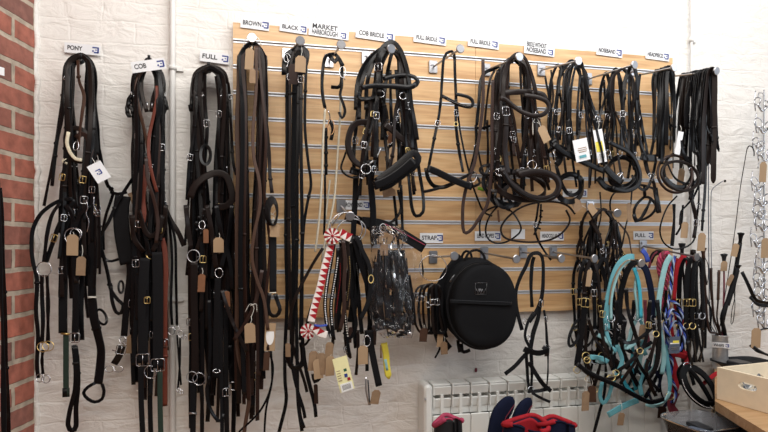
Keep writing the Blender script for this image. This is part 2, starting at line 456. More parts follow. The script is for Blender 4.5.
for k in range(11):
    z = GZ - GP * k; mb = MB()
    for dz, y, h in ((.0056, -.0318, .0046), (-.0056, -.0318, .0046), (0, -.0225, .0068)):
        mb.box(((bx0 + bx1) / 2, y, z + dz), (bx1 - bx0 - .002, .003, h))
    mb.build('groove_rail', 'alu', Cur.root, Cur.org)

# =====================  SIGNS  =====================
def sign(u, v, w, h, lines, label, rot=0, d=.036, fs=None, nl=True, group='printed sign cards with a small blue mark', yaw=0):
    k = mpp(u, d); wm, hm = w * k, h * k; c = P(u, v, d); Cur.root = None; Cur.org = c
    a = math.radians(-rot); y = math.radians(yaw); X = V((math.cos(a) * math.cos(y), math.sin(y), math.sin(a))).normalized(); Z = V((-math.sin(a), 0, math.cos(a))); Nn = X.cross(Z)
    mb = MB(); vs = [c + X * (sx * wm / 2) + Z * (sz * hm / 2) + Nn * q for q in (-.0006, .0006) for sx, sz in ((-1, -1), (1, -1), (1, 1), (-1, 1))]
    mb.add(vs, [(3, 2, 1, 0), (4, 5, 6, 7), (0, 1, 5, 4), (1, 2, 6, 5), (2, 3, 7, 6), (3, 0, 4, 7)], 0, False)
    o = mb.build('sign_card', 'paper', None, c); tagp(o, label, 'sign', group)
    if lines:
        n = len(lines); lh = hm / (n + .55) if n > 1 else hm
        for i, t in enumerate(lines):
            tw = min(wm * .64, len(t) * hm * (.34 if n == 1 else .31)); full = n > 1 and i == 0
            z = (n - 1) / 2 - i
            put_text(t, (hm * .60 if n == 1 else hm * .50), c + X * (-wm * .42 + tw / 2) + Z * (z * hm * .42), X, Z, o, width=tw)
    if nl: logo3(c + X * (wm * .37) - Z * (hm * (.0 if len(lines) < 2 else .2)), X, Z, hm * (.62 if len(lines) < 2 else .42), o)
    return o
for a in [
    (82.5, 49, 33, 10, ['PONY'], 'white PONY sign card on the painted wall', 2, .012),
    (148.5, 65.5, 32, 11, ['COB'], 'crooked white COB sign card on the painted wall', -12, .155),
    (214.5, 57.5, 28, 10.5, ['FULL'], 'glossy white FULL sign card on the painted wall left of the board', 4, .012),
    (255, 24, 28, 10.5, ['BROWN'], 'white BROWN sign card at the top left of the board', 3),
    (293.5, 28, 27, 9.5, ['BLACK'], 'white BLACK sign card on the top edge of the board', 4),
    (329, 31, 40, 13.5, ['MARKET', 'HARBOROUGH'], 'white MARKET HARBOROUGH sign card on the board', 4),
    (375.5, 35, 40, 10.5, ['COB BRIDLE'], 'white COB BRIDLE sign card on the board', 4),
    (430, 39, 34, 9.5, ['FULL BRIDLE'], 'white FULL BRIDLE sign card above the bare chrome-ended hook', 3),
    (483.5, 43, 33, 9.5, ['FULL BRIDLE'], 'white FULL BRIDLE sign card next to BRIDLE WITHOUT NOSEBAND', 3),
    (539.5, 48.5, 33, 13, ['BRIDLE WITHOUT', 'NOSEBAND'], 'white BRIDLE WITHOUT NOSEBAND sign card on the board', 3),
    (609.5, 51.5, 29, 9.5, ['NOSEBAND'], 'white NOSEBAND sign card high on the right of the board', 3),
    (657.5, 55.5, 27, 9, ['HEADPIECE'], 'white HEADPIECE sign card at the top right corner of the board', 3),
    (356, 205, 29, 9.5, ['BROWBAND'], 'white BROWBAND sign card half hidden behind black straps', 0),
    (431.5, 238, 24, 10, ['STRAP'], 'white STRAP sign card left of the round black bag', 0),
    (488, 236, 28, 9.5, ['LEAD ROPES'], 'white sign card above the round black bag', 0),
    (552, 236, 26, 9, ['HEADCOLLAR'], 'white sign card half hidden by a thin rein right of the bag', 0),
    (575, 193, 27, 8, ['COB'], 'white sign card behind the hanging nosebands, above the middle row', 0),
    (643.5, 235.5, 23, 8.5, ['FULL'], 'white FULL sign card above the bright head collars', 0)]:
    sign(*a[:5], a[5], a[6], a[7] if len(a) > 7 else .036)
sign(518, 234, 15, 10, [], 'small blank white card above the head collar hook right of the bag', nl=False, group=None)
sign(1.0, 71, 7, 8, [], 'small blank white label stuck on the brick wall', d=.30, nl=False, group=None, yaw=60)

# =====================  HOOKS  =====================
def hook(pu, pv, du, dv, label, dd=.275, r=.0165, m='steel', dm='steel', arm=4.2):
    c = P(pu, pv, .034); e = P(du, dv, dd); T('slatwall_hook', label, 'hook', 'chrome slatwall hooks', (pu, pv, .034))
    mb = MB(); mb.box(c + V((0, -.002, 0)), (.036, .005, .052), bev=.004); mb.box(c + V((0, -.005, .012)), (.022, .008, .012)); mb.build('back_plate', m, Cur.root, Cur.org)
    W('arm', [c, c.lerp(e, .5), e], arm, m)
    ax = (e - c).normalized(); q = V((0, 0, 1)).rotation_difference(ax).to_matrix()
    mb = MB(); mb.lathe(e, [(.006, -.012), (r * .9, -.004), (r, 0), (r, .004), (r * .9, .0055)], 24, rot=q, sm=False); mb.build('end_disc', dm, Cur.root, Cur.org)
for a in [
    (254, 60, 252, 38, 'chrome hook holding the brown straps under the BROWN sign'),
    (287, 55, 300, 41, 'chrome hook holding the black straps under the BLACK sign'),
    (329, 61, 341, 45, 'chrome hook sticking up in front of the MARKET HARBOROUGH sign'),
    (366, 58, 391, 49, 'chrome hook holding the cluster of black cob bridles'),
    (433, 67, 460, 49, 'chrome hook with one thin black bridle, left of the second FULL BRIDLE sign'),
    (486, 70, 519, 57, 'chrome hook holding the dark brown bridles under BRIDLE WITHOUT NOSEBAND'),
    (541, 70, 578, 61, 'chrome hook between the dark brown bridles and the tagged nosebands'),
    (588, 79, 634, 65, 'chrome hook holding nosebands under the NOSEBAND sign'),
    (630, 77, 674, 67.5, 'chrome hook holding black headpieces at the board edge'),
    (667, 77, 716, 71, 'long chrome hook sticking past the right edge of the board'),
    (433, 257, 454, 256, 'chrome hook under the STRAP sign'),
    (484, 253, 516, 259, 'chrome hook just right of the top of the round black bag'),
    (523, 252, 561, 258.5, 'bright-ended chrome hook right of the black head collar'),
    (553, 252, 594, 258.5, 'chrome hook holding dark leather head collars'),
    (590, 207, 617, 213, 'chrome hook with small straps in the middle of the right half'),
    (604, 252, 641, 263, 'chrome hook holding the light blue head collars'),
    (643, 246, 696, 257, 'chrome hook holding red, navy and black head collars'),
    (341, 206, 350, 216, 'chrome hook holding rings of browbands')]:
    hook(*a)
# peg hooks straight in the wall
for u, v, lb in ((80.5, 55, 'black iron peg in the wall under the PONY sign'), (149, 57, 'black iron peg in the wall above the COB sign'), (208.5, 64, 'black iron peg in the wall under the glossy FULL sign')):
    T('wall_peg', lb, 'hook', 'black wall pegs', (u, v, .0))
    c = P(u, v + 5, 0); e = P(u, v + 3, .13)
    mb = MB(); mb.lathe(c, [(.016, 0), (.016, .006), (.008, .01)], 16, rot=V((0, 0, 1)).rotation_difference(V((0, -1, 0))).to_matrix()); mb.build('rose', 'plastic', Cur.root, Cur.org)
    W('arm', [c, c.lerp(e, .6), e, P(u, v - 2, .14)], 5, 'plastic')

# =====================  RADIATOR  =====================
rz = .935; ry = -.11; ru0 = 420; rx0 = P(433, 400, .11).x; pw = .08; nsec = 13
T('radiator', 'white sectional aluminium radiator under the slatwall board', 'radiator', at=(520, 400, .0)); Cur.org = V((rx0 + pw * nsec / 2, -.06, .1)); Cur.root.location = Cur.org
for i in range(nsec):
    cx = rx0 + pw * (i + .5); mb = MB(); hw = pw / 2 - .0012
    # flat front column
    mb.box((cx, ry + .004, .47), (hw * 2, .010, .68), bev=.004)
    mb.box((cx, -.062, .5), (.012, .085, .78))
    # scooped louvres: two rows of curved blades at the top
    for zt, h, yo in ((rz - .003, .042, 0), (rz - .052, .045, .006)):
        mb.box((cx + .003, ry + .010 + yo, zt - h / 2 - .004), (hw * 1.86, .008, h - .006), bev=.004, mat=Matrix.Rotation(math.radians(14), 3, 'X'))
        mb.box((cx - hw + .004, ry + .018, zt - h / 2), (.005, .03, h))
    mb.box((cx, -.064, rz - .006), (hw * 1.9, .07, .008), bev=.003)
    mb.box((cx, -.06, rz - .10), (hw * 2, .06, .05))
    mb.build('radiator_section', 'radiator', Cur.root, Cur.org)
mb = MB(); mb.box((rx0 - .018, -.062, .51), (.036, .10, .85), bev=.017); mb.build('end_cap', 'radiator', Cur.root, Cur.org)
for x in (rx0 + .1, rx0 + .9):
    mb = MB(); mb.box((x, -.02, .0855 + .02), (.03, .04, .21)); mb.build('wall_bracket', 'radiator', Cur.root, Cur.org)
mb = MB(); mb.lathe(P(425, 399, .113), [(.004, 0), (.004, .006), (0, .008)], 10, rot=V((0, 0, 1)).rotation_difference(V((0, -1, 0))).to_matrix()); mb.build('bleed_valve', 'steel', Cur.root, Cur.org)
Cur.root = None; c = P(476, 370, .003); o = MB().box(c, (.010, .006, .018), bev=.003).build('wall_plug', 'maroon', None, c); tagp(o, 'tiny dark red wall plug in the wall above the radiator', 'wall plug')

# =====================  CAMERA AND LIGHT  =====================
cam = bpy.data.cameras.new('camera'); co = bpy.data.objects.new('camera', cam); COL.objects.link(co); SC.camera = co
cam.sensor_width = 36; cam.lens = F / 768 * 36; cam.shift_y = (HV - 216) / 768; cam.clip_start = .05
co.location = (0, -CD, CZ); co.rotation_euler = (math.radians(90), 0, -A)
w = bpy.data.worlds.new('world'); SC.world = w; w.use_nodes = True
w.node_tree.nodes['Background'].inputs[0].default_value = (.97, .97, 1, 1); w.node_tree.nodes['Background'].inputs[1].default_value = .22
def area(name, loc, to, sx, sy, power, col):
    l = bpy.data.lights.new(name, 'AREA'); l.shape = 'RECTANGLE'; l.size = sx; l.size_y = sy; l.energy = power; l.color = col
    o = bpy.data.objects.new(name, l); COL.objects.link(o); o.location = loc
    o.rotation_euler = (V(to) - V(loc)).to_track_quat('-Z', 'Y').to_euler(); return o
area('ceiling_window', (.95, -1.35, 3.25), (.7, 0, 1.5), 2.8, 1.0, 64, (1, .975, .94))
area('side_window', (3.6, -2.6, 2.4), (.4, 0, 1.5), 1.4, 1.6, 30, (.85, .92, 1))
area('shop_lamp', (-.2, -3.2, 3.2), (.3, 0, 1.4), 1.6, .5, 30, (1, .90, .80))
SC.view_settings.view_transform = 'Standard'; SC.view_settings.look = 'None'; SC.view_settings.gamma = 1; SC.view_settings.exposure = 0
# =====================  fans of similar straps over one hook =====================
def fan(n, name, lab, cat, group, hk, spread, y1, ybot, bx, w=(14, 19), mats=('black',), d=(.06, .14), seed=1, single=False, bk=True, side=None, t=3):
    """straps folded over a hook: each one object, a drop each side of the hook"""
    r = random.Random(seed); hu, hv = hk
    for i in range(n):
        f = (i + .5) / n; dd = d[0] + (d[1] - d[0]) * r.random()
        g1, g2 = r.uniform(.55, 1.05), r.uniform(.55, 1.05); xl = hu - spread * g1; xr = hu + spread * g2
        a = bx[0] + (bx[1] - bx[0]) * r.uniform(0, .55); b = bx[0] + (bx[1] - bx[0]) * r.uniform(.45, 1)
        if side == 'mix' and r.random() < .4: a, b = b, a
        ya, yb = r.uniform(*ybot), r.uniform(*ybot)
        def drop(x0, x1, yy):
            out = []; K = max(3, int((yy - y1) / 38)); ph = r.uniform(0, 6)
            for k in range(K + 1):
                q = k / K; out.append((x0 + (x1 - x0) * q ** .8 + 1.6 * math.sin(ph + q * 7) * (q > .1), y1 + (yy - y1) * q, dd + .012 * math.sin(ph + 5 * q)))
            return out
        L_ = drop(xl, a, ya)[::-1]; R_ = drop(xr, b, yb)
        top = [(hu - spread * g1 * .88, hv + 11 * g1, dd), (hu - spread * g1 * .5, hv + 3, dd), (hu, hv - 1, dd), (hu + spread * g2 * .5, hv + 3, dd), (hu + spread * g2 * .88, hv + 11 * g2, dd)]
        pts = R_[::-1][:0] + (L_ if not single else []) + top + R_
        s = ' '.join('%.1f,%.1f,%.4f' % p for p in pts)
        m = mats[r.randrange(len(mats))]
        solo(name, lab, cat, group, s, r.uniform(*w), m, dd, bk=(r.uniform(.03, .2), r.uniform(.8, .96)) if bk and r.random() < .45 else (), kp=(r.uniform(.1, .3), r.uniform(.7, .9)), bm=r.choice(('chrome', 'chrome', 'brass')), t=t)
H = {}
def hookd(u, v): return (u, v)

# =====================  PONY PEG  =====================
T('martingale', 'black leather pony neck strap draped over the left peg, thin end dangling by the bricks', 'martingale', 'pony tack on the left peg', (80, 55, .06))
S('neck_strap', '80,54 72,57 66,64 64,74 63,90 60,115 55,150 48,185 44,206', 12, kp=(.3, .6)); S('neck_strap', '80,54 88,58 94,68 96,85 95,105 98,130 99,150', 14, d=.07)
R('ring', 65.5, 78, 7); S('billet', '65,80 64,95 62,118 57,140 54,165 52,186', 14, d=.07, kp=(.7,), t=4)
S('chest_strap', '99,150 103,170 108,186 113,193 106,215 103,232 103,250', 16, d=.06, kp=(.4,)); R('ring', 96, 134, 8); R('ring', 74, 128, 6)
T('bridle', 'black pony bridle with a cream fleece-padded noseband, hanging on the left peg', 'bridle', 'pony tack on the left peg', (80, 56, .09))
S('headpiece', '69,150 67,120 68,95 71,75 77,58 82,55 88,60 91,75 93,100 95,130 97,155', 18)
S('cheekpiece', '72,72 71,95 70,120 68,145 66,190 62,215', 15, bk=(.5,)); S('cheekpiece', '88,64 86,90 88,115 92,140 96,160', 15, bk=(.55,), d=.1)
S('noseband', '67,131 66,142 70,155 77,161 84,160 88,150 88,138 84,131 76,128 68,130', 20, 'dark', t=6, d=.115)
S('fleece_pad', '68.5,132 67,143 70.5,153 76,159 82,160', 13, 'cream', t=8, d=.13, wob=0, phi=0, label='cream fleece pad'); S('fleece_end', '66,158 63,161 67,164', 12, 'cream', d=.12, label='cream fleece end')
S('browband', '76,138 82,134 88,138 91,150 88,160', 20, 'havana', t=4, d=.12, label='brown leather band'); R('bit_ring', 76, 146, 15, sx=.6, rot=10, d=.13)
S('rein', '78,60 79,80 84,96 82,115 80,130 78,150', 14, 'brown', d=.12, label='brown leather rein', kp=(.2,))
S('rein', '70,160 76,190 74,215 66,235', 15, d=.1); S('rein', '92,160 96,185 93,210 88,228', 15, d=.1); S('throatlash', '84,160 86,180 82,200 85,222', 10, d=.11)
o, c, X, Z, Nn = G(99, 172, 14, 19, -32, 'paper', d=.15, frm=(92, 158), name='swing_ticket', label='white card ticket', yaw=8, plain=True); logo3(c, X, Z, .018, o)
fan(15, 'leather_strap', 'black leather pony strap in the tangle under the PONY sign', 'strap', 'straps under the PONY sign', (80, 56), 13, 95, (200, 300), (58, 102), (11, 17), ('black', 'black', 'dark'), (.05, .12), 3)
T('breastplate', 'black leather breastplate with chrome ring, hanging lowest left beside the brick wall', 'breastplate', 'pony tack on the left peg', (60, 200, .11))
S('shoulder_strap', '73,199 62,200 50,206 40,215 33,229 31.5,247 33,262 37,280 36,310 38,335 37,362 38,378', 15, kp=(.5,), t=5)
S('shoulder_strap', '76,200 66,212 58,228 52,245 46,262', 17, t=5, bk=(.6,), bm='brass'); S('shoulder_strap', '60,203 52,215 47,235 44,262', 15, d=.12)
R('centre_ring', 44, 269, 25); S('belly_strap', '42,275 42,295 43,320 42,343', 15, t=4); S('belly_strap', '47,275 48,300 48,320 48,344', 15, t=4)
R('end_ring', 43, 347, 20, 'brass', sy=.85, label='brass ring'); R('end_ring', 48, 346, 20, 'brass', sy=.85, label='brass ring')
S('strap_end', '43,350 42,360 43,374', 13); R('dee', 40, 378, 14); R('dee', 46, 379, 14)
T('girth', 'wide black girth strap with green webbing end and brass keeper under the PONY sign', 'girth', 'pony tack on the left peg', (68, 215, .09))
S('strap', '70,205 67,230 64,260 63,300 63,333', 30, 'soft', t=5, wob=0, phi=4); S('webbing', '66,334 66,355 66,396', 21, 'green', t=4, wob=0, phi=0, label='dark green webbing end'); S('keeper', '61,333.5 70,334', 8, 'brass', t=6, d=.095, label='brass keeper'); S('webbing_tip', '66,388 66,397', 24, 'black', t=5, wob=0)
T('martingale', 'black leather running martingale with chrome roller buckle and long folded loop at the bottom', 'martingale', 'pony tack on the left peg', (76, 205, .12))
S('yoke', '66,205 72,215 73,232', 17); S('yoke', '90,205 80,215 74,232', 17); R('ring', 72.5, 236, 27, rot=10); R('ring', 76, 234, 20)
S('chest_strap', '74,242 75,270 76,300 75,341', 24, t=5, wob=0, phi=0, bk=(.98,)); S('chest_strap', '81,250 82,280 81,310 82,340', 19, t=5, d=.1)
S('girth_loop', '74,345 76,370 75,390 70,410 68,425 72,431 76,426 76,408 78,385 77,360 75,346', 19, t=4, kp=(.1, .5)); S('tab', '77,373 81,373', 8)
G(72.5, 245, 10.5, 21, 2, frm=(73, 232), yaw=5); G(81, 266, 8.5, 19, 3, 'fawn', frm=(82, 245))
T('curb_chain', 'chrome wire hook dangling in the middle of the pony tack', 'bit', 'pony tack on the left peg', (88, 200, .15)); W('hook_wire', '86,200 88,208 86,213 89,222 87,232', 1.8); W('hook_wire', '94,196 94,206 97,212 93,214', 1.8)
T('stirrup_leather', 'black leather strap ending in a triangular black loop under the PONY sign', 'strap', 'pony tack on the left peg', (94, 215, .10))
S('strap', '93,205 92,230 92,260 92,296', 28, t=5, wob=0, phi=0); S('keeper', '88,297 96,297.5', 5, 'string', t=7, d=.11, label='white keeper')
S('strap', '92,298 94,318 98,335 101,350 100,368 98,384', 32, t=5, wob=8, kp=(.35,)); S('loop', '95,383 88,387 83.5,393 88,399 95,402 102,399 104,391 102,384', 13, closed=False, t=5)
T('bridle_strap', 'thin black strap looped between the PONY and COB pegs with a small end loop', 'strap', 'pony tack on the left peg', (103, 230, .07))
S('strap', '103,232 101,246 104,258 108,275 111,290 118,300 123,305 121,313 116,312 112,300 111,285', 14, t=6, kp=(.45,)); S('strap', '100,254 108,261 116,260 126,256', 12); L('end_loop', 101.5, 317, 4.5, 8, 10, rot=-25, dr=.01)
S('strap', '85,240 84,270 86,300 88,318', 13, d=.06)

# strap on the brick wall
T('lead_strap', 'long black leather strap hanging down the brick wall at the left edge', 'strap', at=(2, 192, .30))
S('strap', '0,188 2,215 3,260 5,310 6,360 8,400 9,440', 17, d=.285, wob=3, phi=-30, kp=(.4, .7)); S('fold', '-2,180 -1,230 1,290 3,350 4,440', 20, 'soft', d=.31, phi=-30)

# =====================  COB PEG  =====================
def neck(label, u, v, wl, hl, mat='dark', d=.09, w=17, grp='cob tack on the middle peg', rings=True, drop=(155, 200)):
    T('martingale', label, 'martingale', grp, (u, v, d))
    S('neck_strap', f'{u-wl},{v+hl} {u-wl},{v+hl*.6} {u-wl*.75},{v+hl*.22} {u},{v} {u+wl*.75},{v+hl*.22} {u+wl},{v+hl*.6} {u+wl},{v+hl}', w, mat, t=4)
    if rings: R('ring', u - wl, v + hl + 2, 7); R('ring', u + wl, v + hl + 2, 7)
    S('fork', f'{u-wl},{v+hl+3} {u-wl+1},{v+hl+40} {u-wl},{drop[0]} {u-wl+2},{drop[1]}', w * .8, mat); S('fork', f'{u+wl},{v+hl+3} {u+wl},{v+hl+35} {u+wl},{drop[0]} {u+wl-3},{drop[1]}', w * .8, mat)
neck('black leather martingale forming the outermost loop over the COB peg', 148, 64, 15.5, 28, 'black', .07, 17, drop=(155, 225))
neck('slim black martingale loop nested inside the outer loop on the COB peg', 148.5, 66, 11, 26, 'dark', .1, 14, drop=(170, 235))
T('stud_stop', 'row of small black knobs dangling on the left side of the COB peg', 'rein stop', 'cob tack on the middle peg', (130, 98, .1))
for p in ('132,95 129,99 128,106', '130,101 127,108 128,114', '128,106 132,109 133,114', '127,112 129,116 131,115'): S('knob', p, 16, 'black', t=9)
T('stud_stop', 'black knotted strap end on the right side of the COB peg', 'rein stop', 'cob tack on the middle peg', (164, 98, .1))
for p in ('164,97 166,103 167,110', '163,102 165,108 164,113'): S('knob', p, 14, 'black', t=9)
T('cob_bridle', 'black bridle on the COB peg with long red-brown reins crossing in front', 'bridle', 'cob tack on the middle peg', (148.5, 66, .12))
S('headpiece', '147,112 143,98 141,84 145,70 149,66 153,70 157,84 153,98 151,112', 16, 'dark'); W('silver_tip', '147,102 147.5,108', 3, 'steel'); W('silver_tip', '152,103 152,108', 3, 'steel')
S('rein', '150,165 148,148 144,128 139,108 136,90 139,76 147,67', 13, 'brown', d=.13, t=4, label='red-brown leather rein'); S('rein', '157,86 157,98 153,118 149,138 149,158 153,178 157,192', 13, 'russet', d=.135, t=4, label='red-brown leather rein')
S('rein', '146,165 145,182 143,198 144,214 142,226', 19, 'russet', d=.12, t=4, label='red-brown leather rein end'); S('rein', '152,168 152,190 151,215 147,232', 15, 'tan', d=.11)
S('cheekpiece', '142,78 139,100 138,130 137,170 135,205', 15, bk=(.45,)); S('cheekpiece', '156,78 159,100 161,130 162,170 163,215', 15, bk=(.5,)); S('browband', '141,157 146,154 151,156 155,160', 14); S('noseband', '139,210 144,228 150,236 158,232 163,215', 20, 'dark', t=6, d=.14)
S('throatlash', '158,150 160,165 159,180 156,200 156,225', 12, 'dark'); S('rein', '146,158 148,180 154,200 158,222 156,243', 14, 'havana', d=.15)
fan(20, 'leather_strap', 'dark leather strap hanging in the thick bundle under the COB sign', 'strap', 'straps under the COB sign', (148.5, 67), 14, 100, (230, 400), (133, 166), (13, 19), ('black', 'black', 'dark', 'dark', 'havana'), (.05, .13), 11)
T('breast_girth', 'broad black padded girth with tan edge, hanging left of the COB bundle', 'girth', 'cob tack on the middle peg', (122, 195, .08))
S('strap', '133,178 125,190 116,205 109,221 100,236', 13, t=3, d=.1, kp=(.5,)); S('strap', '110,192 118,194 127,192', 13)
S('pad', '123,196 121,212 122,232 125,250 128,264', 56, 'soft', t=12, wob=0, phi=0); S('lining', '130,193 135,204 136,220 132,236 128,250', 22, 'fawn', t=6, d=.07, wob=0, phi=25, label='tan lining')
S('strap', '126,246 130,270 127,300 124,336', 24, 'black', t=5, wob=0); L('end_loop', 121, 287, 2.5, 6, 9, dr=.01); R('ring', 123, 340, 12); R('ring', 127, 342, 12)
S('strap_end', '122,346 119,356 114,364', 26, 'dark', t=4, bk=(.1,)); R('end_ring', 109.5, 369, 16, sy=.7); R('end_ring', 118.5, 369, 16, sy=.7); G(131.5, 344, 9, 19, 3, 'fawn', frm=(130, 328)); S('buckle_strap', '119,352 112,350', 4, 'chrome', t=2, label='steel bar')
W('cane', '137,290 137,325', 3, 'string', label='pale cord'); 
T('stirrup_leather', 'pair of broad black leathers with a chrome ring, lowest under the COB sign', 'strap', 'cob tack on the middle peg', (151, 248, .13))
S('yoke', '132,215 134,238 144,252', 20, 'dark', t=4); S('yoke', '166,205 163,230 152,252', 19, 'dark', t=4); S('yoke', '143,225 147,243 150,256', 17, 'black', t=4)
W('brass_wire', '146,255 148,258 151,259', 1.6, 'brass')
S('strap', '145,258 143,290 143,330 143,363', 36, 'soft', t=5, wob=0, phi=0, bk=(.99,)); S('strap', '157,252 158,290 158,335 158,368', 38, 'soft', t=5, wob=0, phi=0, d=.135, bk=(.97,))
S('billet', '141,366 141,395 143,440', 21, 'soft', t=4, wob=0); S('billet', '150,364 150,400 151,440', 19, 'black', t=4, wob=0, d=.12); S('billet', '160,372 160,400 161,440', 21, 'green', t=4, wob=0); R('ring', 150.5, 372, 22, rot=30); S('tab', '136,391 141,391', 4, 'string')
solo('leather_strap', 'rust-red leather strap hanging straight down the right side of the COB bundle', 'strap', None, '162,238 165,252 166,275 165,300 165,343 165,380 165,406', 20, 'russet', .11, wob=3, phi=0, bk=(.62,), kp=(.7,))
T('rein', 'thin black paired reins with small chrome buckle ends right of the rust-red strap', 'reins', 'cob tack on the middle peg', (174, 240, .09))
S('rein', '166,205 170,230 172,260 171,300 172,325', 11); S('rein', '168,215 175,240 176,280 177,325', 11, d=.1); R('ring', 171.5, 331, 12, sy=1.2); R('ring', 177, 328, 9); R('ring', 181, 334, 10, sy=1.3); R('ring', 184, 337, 8)
S('end_strap', '177,335 179,360 181,385', 8); S('end_strap', '180,338 180,362 178,388', 8); R('ring', 178.5, 390, 7); R('ring', 181.5, 392, 6, sy=1.3)
S('noseband', '160,190 168,215 178,232 184,246', 20, 'dark', t=5)

# =====================  FULL PEG  =====================
neck('dark leather martingale making the outer loop over the FULL peg', 210, 66, 16.5, 22, 'dark', .08, 17, 'full-size tack on the right peg', drop=(165, 210))
neck('dark martingale in the middle of the nested loops on the FULL peg', 210.5, 67, 13, 26, 'black', .11, 17, 'full-size tack on the right peg', drop=(175, 240))
neck('innermost dark martingale loop framing the gap under the FULL peg', 211, 70, 9, 22, 'dark', .13, 15, 'full-size tack on the right peg', drop=(170, 230))
T('stud_stop', 'small black knob hanging at the left of the FULL peg', 'rein stop', 'full-size tack on the right peg', (193, 96, .1)); S('knob', '197,93 192,98 191,107', 13, t=7); S('knob', '190,105 191,111', 15, t=9)
T('full_bridle', 'black bridle on the FULL peg with a broad arched noseband', 'bridle', 'full-size tack on the right peg', (209, 68, .14))
S('cheekpiece', '197,95 195,120 192,145 189,165 187,200', 13, bk=(.6,), kp=(.3,)); S('cheekpiece', '205,75 205,105 207,130 205,160 203,195', 15, bk=(.4,)); S('cheekpiece', '216,76 219,105 218,140 220,170', 14, bk=(.4,))
S('noseband', '190,198 195,186 205,177 216,173 226,176 231,188 232,200 226,206 216,207', 26, 'dark', t=7, d=.165, phi=5, wob=5)
L('loop', 205.5, 155, 5, 9.5, 13, 'black', dr=.01, d=.16); S('rein', '229,92 231,125 233,160 236,175', 12, kp=(.7,)); R('ring', 230.5, 97, 8)
T('stud_girth', 'ring of black knots round a chrome ring on the FULL bundle', 'rein stop', 'full-size tack on the right peg', (202, 225, .16))
for k in range(8):
    a = k * .785; S('knob', f'{202+6*math.cos(a):.1f},{225+9*math.sin(a):.1f} {202+6*math.cos(a+.4):.1f},{225+9*math.sin(a+.4):.1f}', 13, t=9)
R('ring', 202, 225, 14, sx=.8)
G(206, 236, 5, 14, 0, 'tan'); 
fan(23, 'leather_strap', 'dark leather strap hanging in the thick bundle under the glossy FULL sign', 'strap', 'straps under the FULL sign', (210, 68), 18, 100, (250, 430), (188, 234), (13, 19), ('black', 'black', 'dark', 'dark'), (.05, .14), 21)
T('stirrup_leather', 'wide dark leather pair with two chrome rings low on the FULL bundle', 'strap', 'full-size tack on the right peg', (195, 250, .15))
R('top_ring', 193.5, 256, 22, 'steel'); S('yoke', '186,205 188,228 191,248', 20, 'dark'); S('yoke', '205,208 203,230 197,250', 18, 'dark')
S('strap', '194,262 194,300 195,345 195,375', 27, 'dark', t=5, wob=0, phi=0); S('strap', '202,262 202,300 202,340 202,378', 20, 'black', t=5, wob=0, d=.14); R('end_ring', 192, 377, 19, 'steel'); R('end_ring', 199, 379, 22)
S('billet', '193,383 193,400 193,440', 23, 'soft', wob=0); S('billet', '201,383 202,400 202,440', 17, 'black'); S('keeper', '188.5,413 197,413.5', 8, 'steel', t=8, d=.155, label='steel keeper')
T('breastplate', 'black breastplate with drooping straps and a small chrome dee in the FULL bundle', 'breastplate', 'full-size tack on the right peg', (218, 240, .17))
S('yoke', '207,205 212,235 216,268', 20, 'dark', t=5); S('yoke', '232,205 228,240 221,268', 19, 'black', t=5); S('yoke', '216,205 222,235 230,262 232,290', 19, 'black', t=5); R('dee', 219, 273, 14, sy=1.2)
S('belly_strap', '218,278 217,310 216,350 216,378', 24, 'soft', t=5, wob=0); S('belly_strap', '225,290 226,330 226,380 227,440', 20, 'black', t=4, wob=0, bk=(.68,)); S('loop', '210,376 207,388 208,402 214,416 220,421 224,414', 14, t=5); S('belly_strap', '222,300 221,350 222,400 222,440', 17, 'soft')
S('side_strap', '209,300 210,350 208,385', 14); R('dee', 216.5, 371, 9, sx=1.4, sy=.7)
G(218.5, 245, 10, 15, 0, frm=(219, 233), yaw=4); G(201.5, 283, 7, 18, 2, 'tan', frm=(202, 268)); G(227, 299, 6, 16, -3, 'tan'); 
T('buckled_strap', 'black strap with a chrome roller buckle between the FULL bundle and the brown straps', 'strap', 'full-size tack on the right peg', (233, 330, .12)); S('strap', '236,290 234,330 233,360 234,400 233,440', 19, wob=0); R('buckle_frame', 233, 386, 16, sy=.9); S('strap', '230,345 231,370 231,384', 17)
solo('leather_strap', 'narrow black strap just left of the white gap in the FULL bundle', 'strap', None, '217,80 222,120 224,160 226,190 224,230', 15, 'black', .12, bk=(.6,))
solo('leather_strap', 'black strap running down the left edge of the FULL bundle with a long keeper', 'strap', None, '196,95 194,120 193,150 190,185 187,220 185,245', 11, 'black', .13, kp=(.5, .55))

# =====================  BROWN STRAPS  =====================
fan(19, 'leather_rein', 'dark brown leather strap in the bundle hanging under the BROWN sign', 'strap', 'straps under the BROWN sign', (252, 44), 13, 62, (330, 428), (235, 266), (15, 19), ('dark', 'dark', 'havana', 'black', 'dark'), (.08, .24), 31, bk=True)
solo('leather_rein', 'mid-brown leather strap on the left side of the BROWN bundle, curving at the bottom', 'strap', None, '248,44 241,60 238,95 237,130 238,170 237,215 237,260 237,310 237,345 241,368 247,386 249,400 246,420 243,440', 17, 'brown', .2, wob=10, phi=20, t=4)
solo('leather_rein', 'second mid-brown strap behind the curving one in the BROWN bundle', 'strap', None, '248,46 243,70 240,120 243,160 243,200 241,250 241,300 238,340', 16, 'havana', .15, wob=6, phi=10)
solo('leather_rein', 'wavy brown strap snaking down the right side of the BROWN bundle', 'strap', None, '256,46 256,90 253,130 254,158 259,180 260,205 254,235 252,258 257,280 264,300 268,330', 13, 'brown', .27, wob=8, phi=0)
solo('leather_rein', 'outermost dark strap on the right of the BROWN bundle ending at the coiled cord', 'strap', None, '257,44 263,60 264,100 267,130 269,152 270,175 272,193', 15, 'dark', .25, kp=(.9,))
solo('leather_rein', 'rightmost thin brown strap that bows around the coiled black cord', 'strap', None, '258,46 262,90 266,140 264,180 266,210 270,245 268,275 265,310 268,350', 12, 'havana', .26)
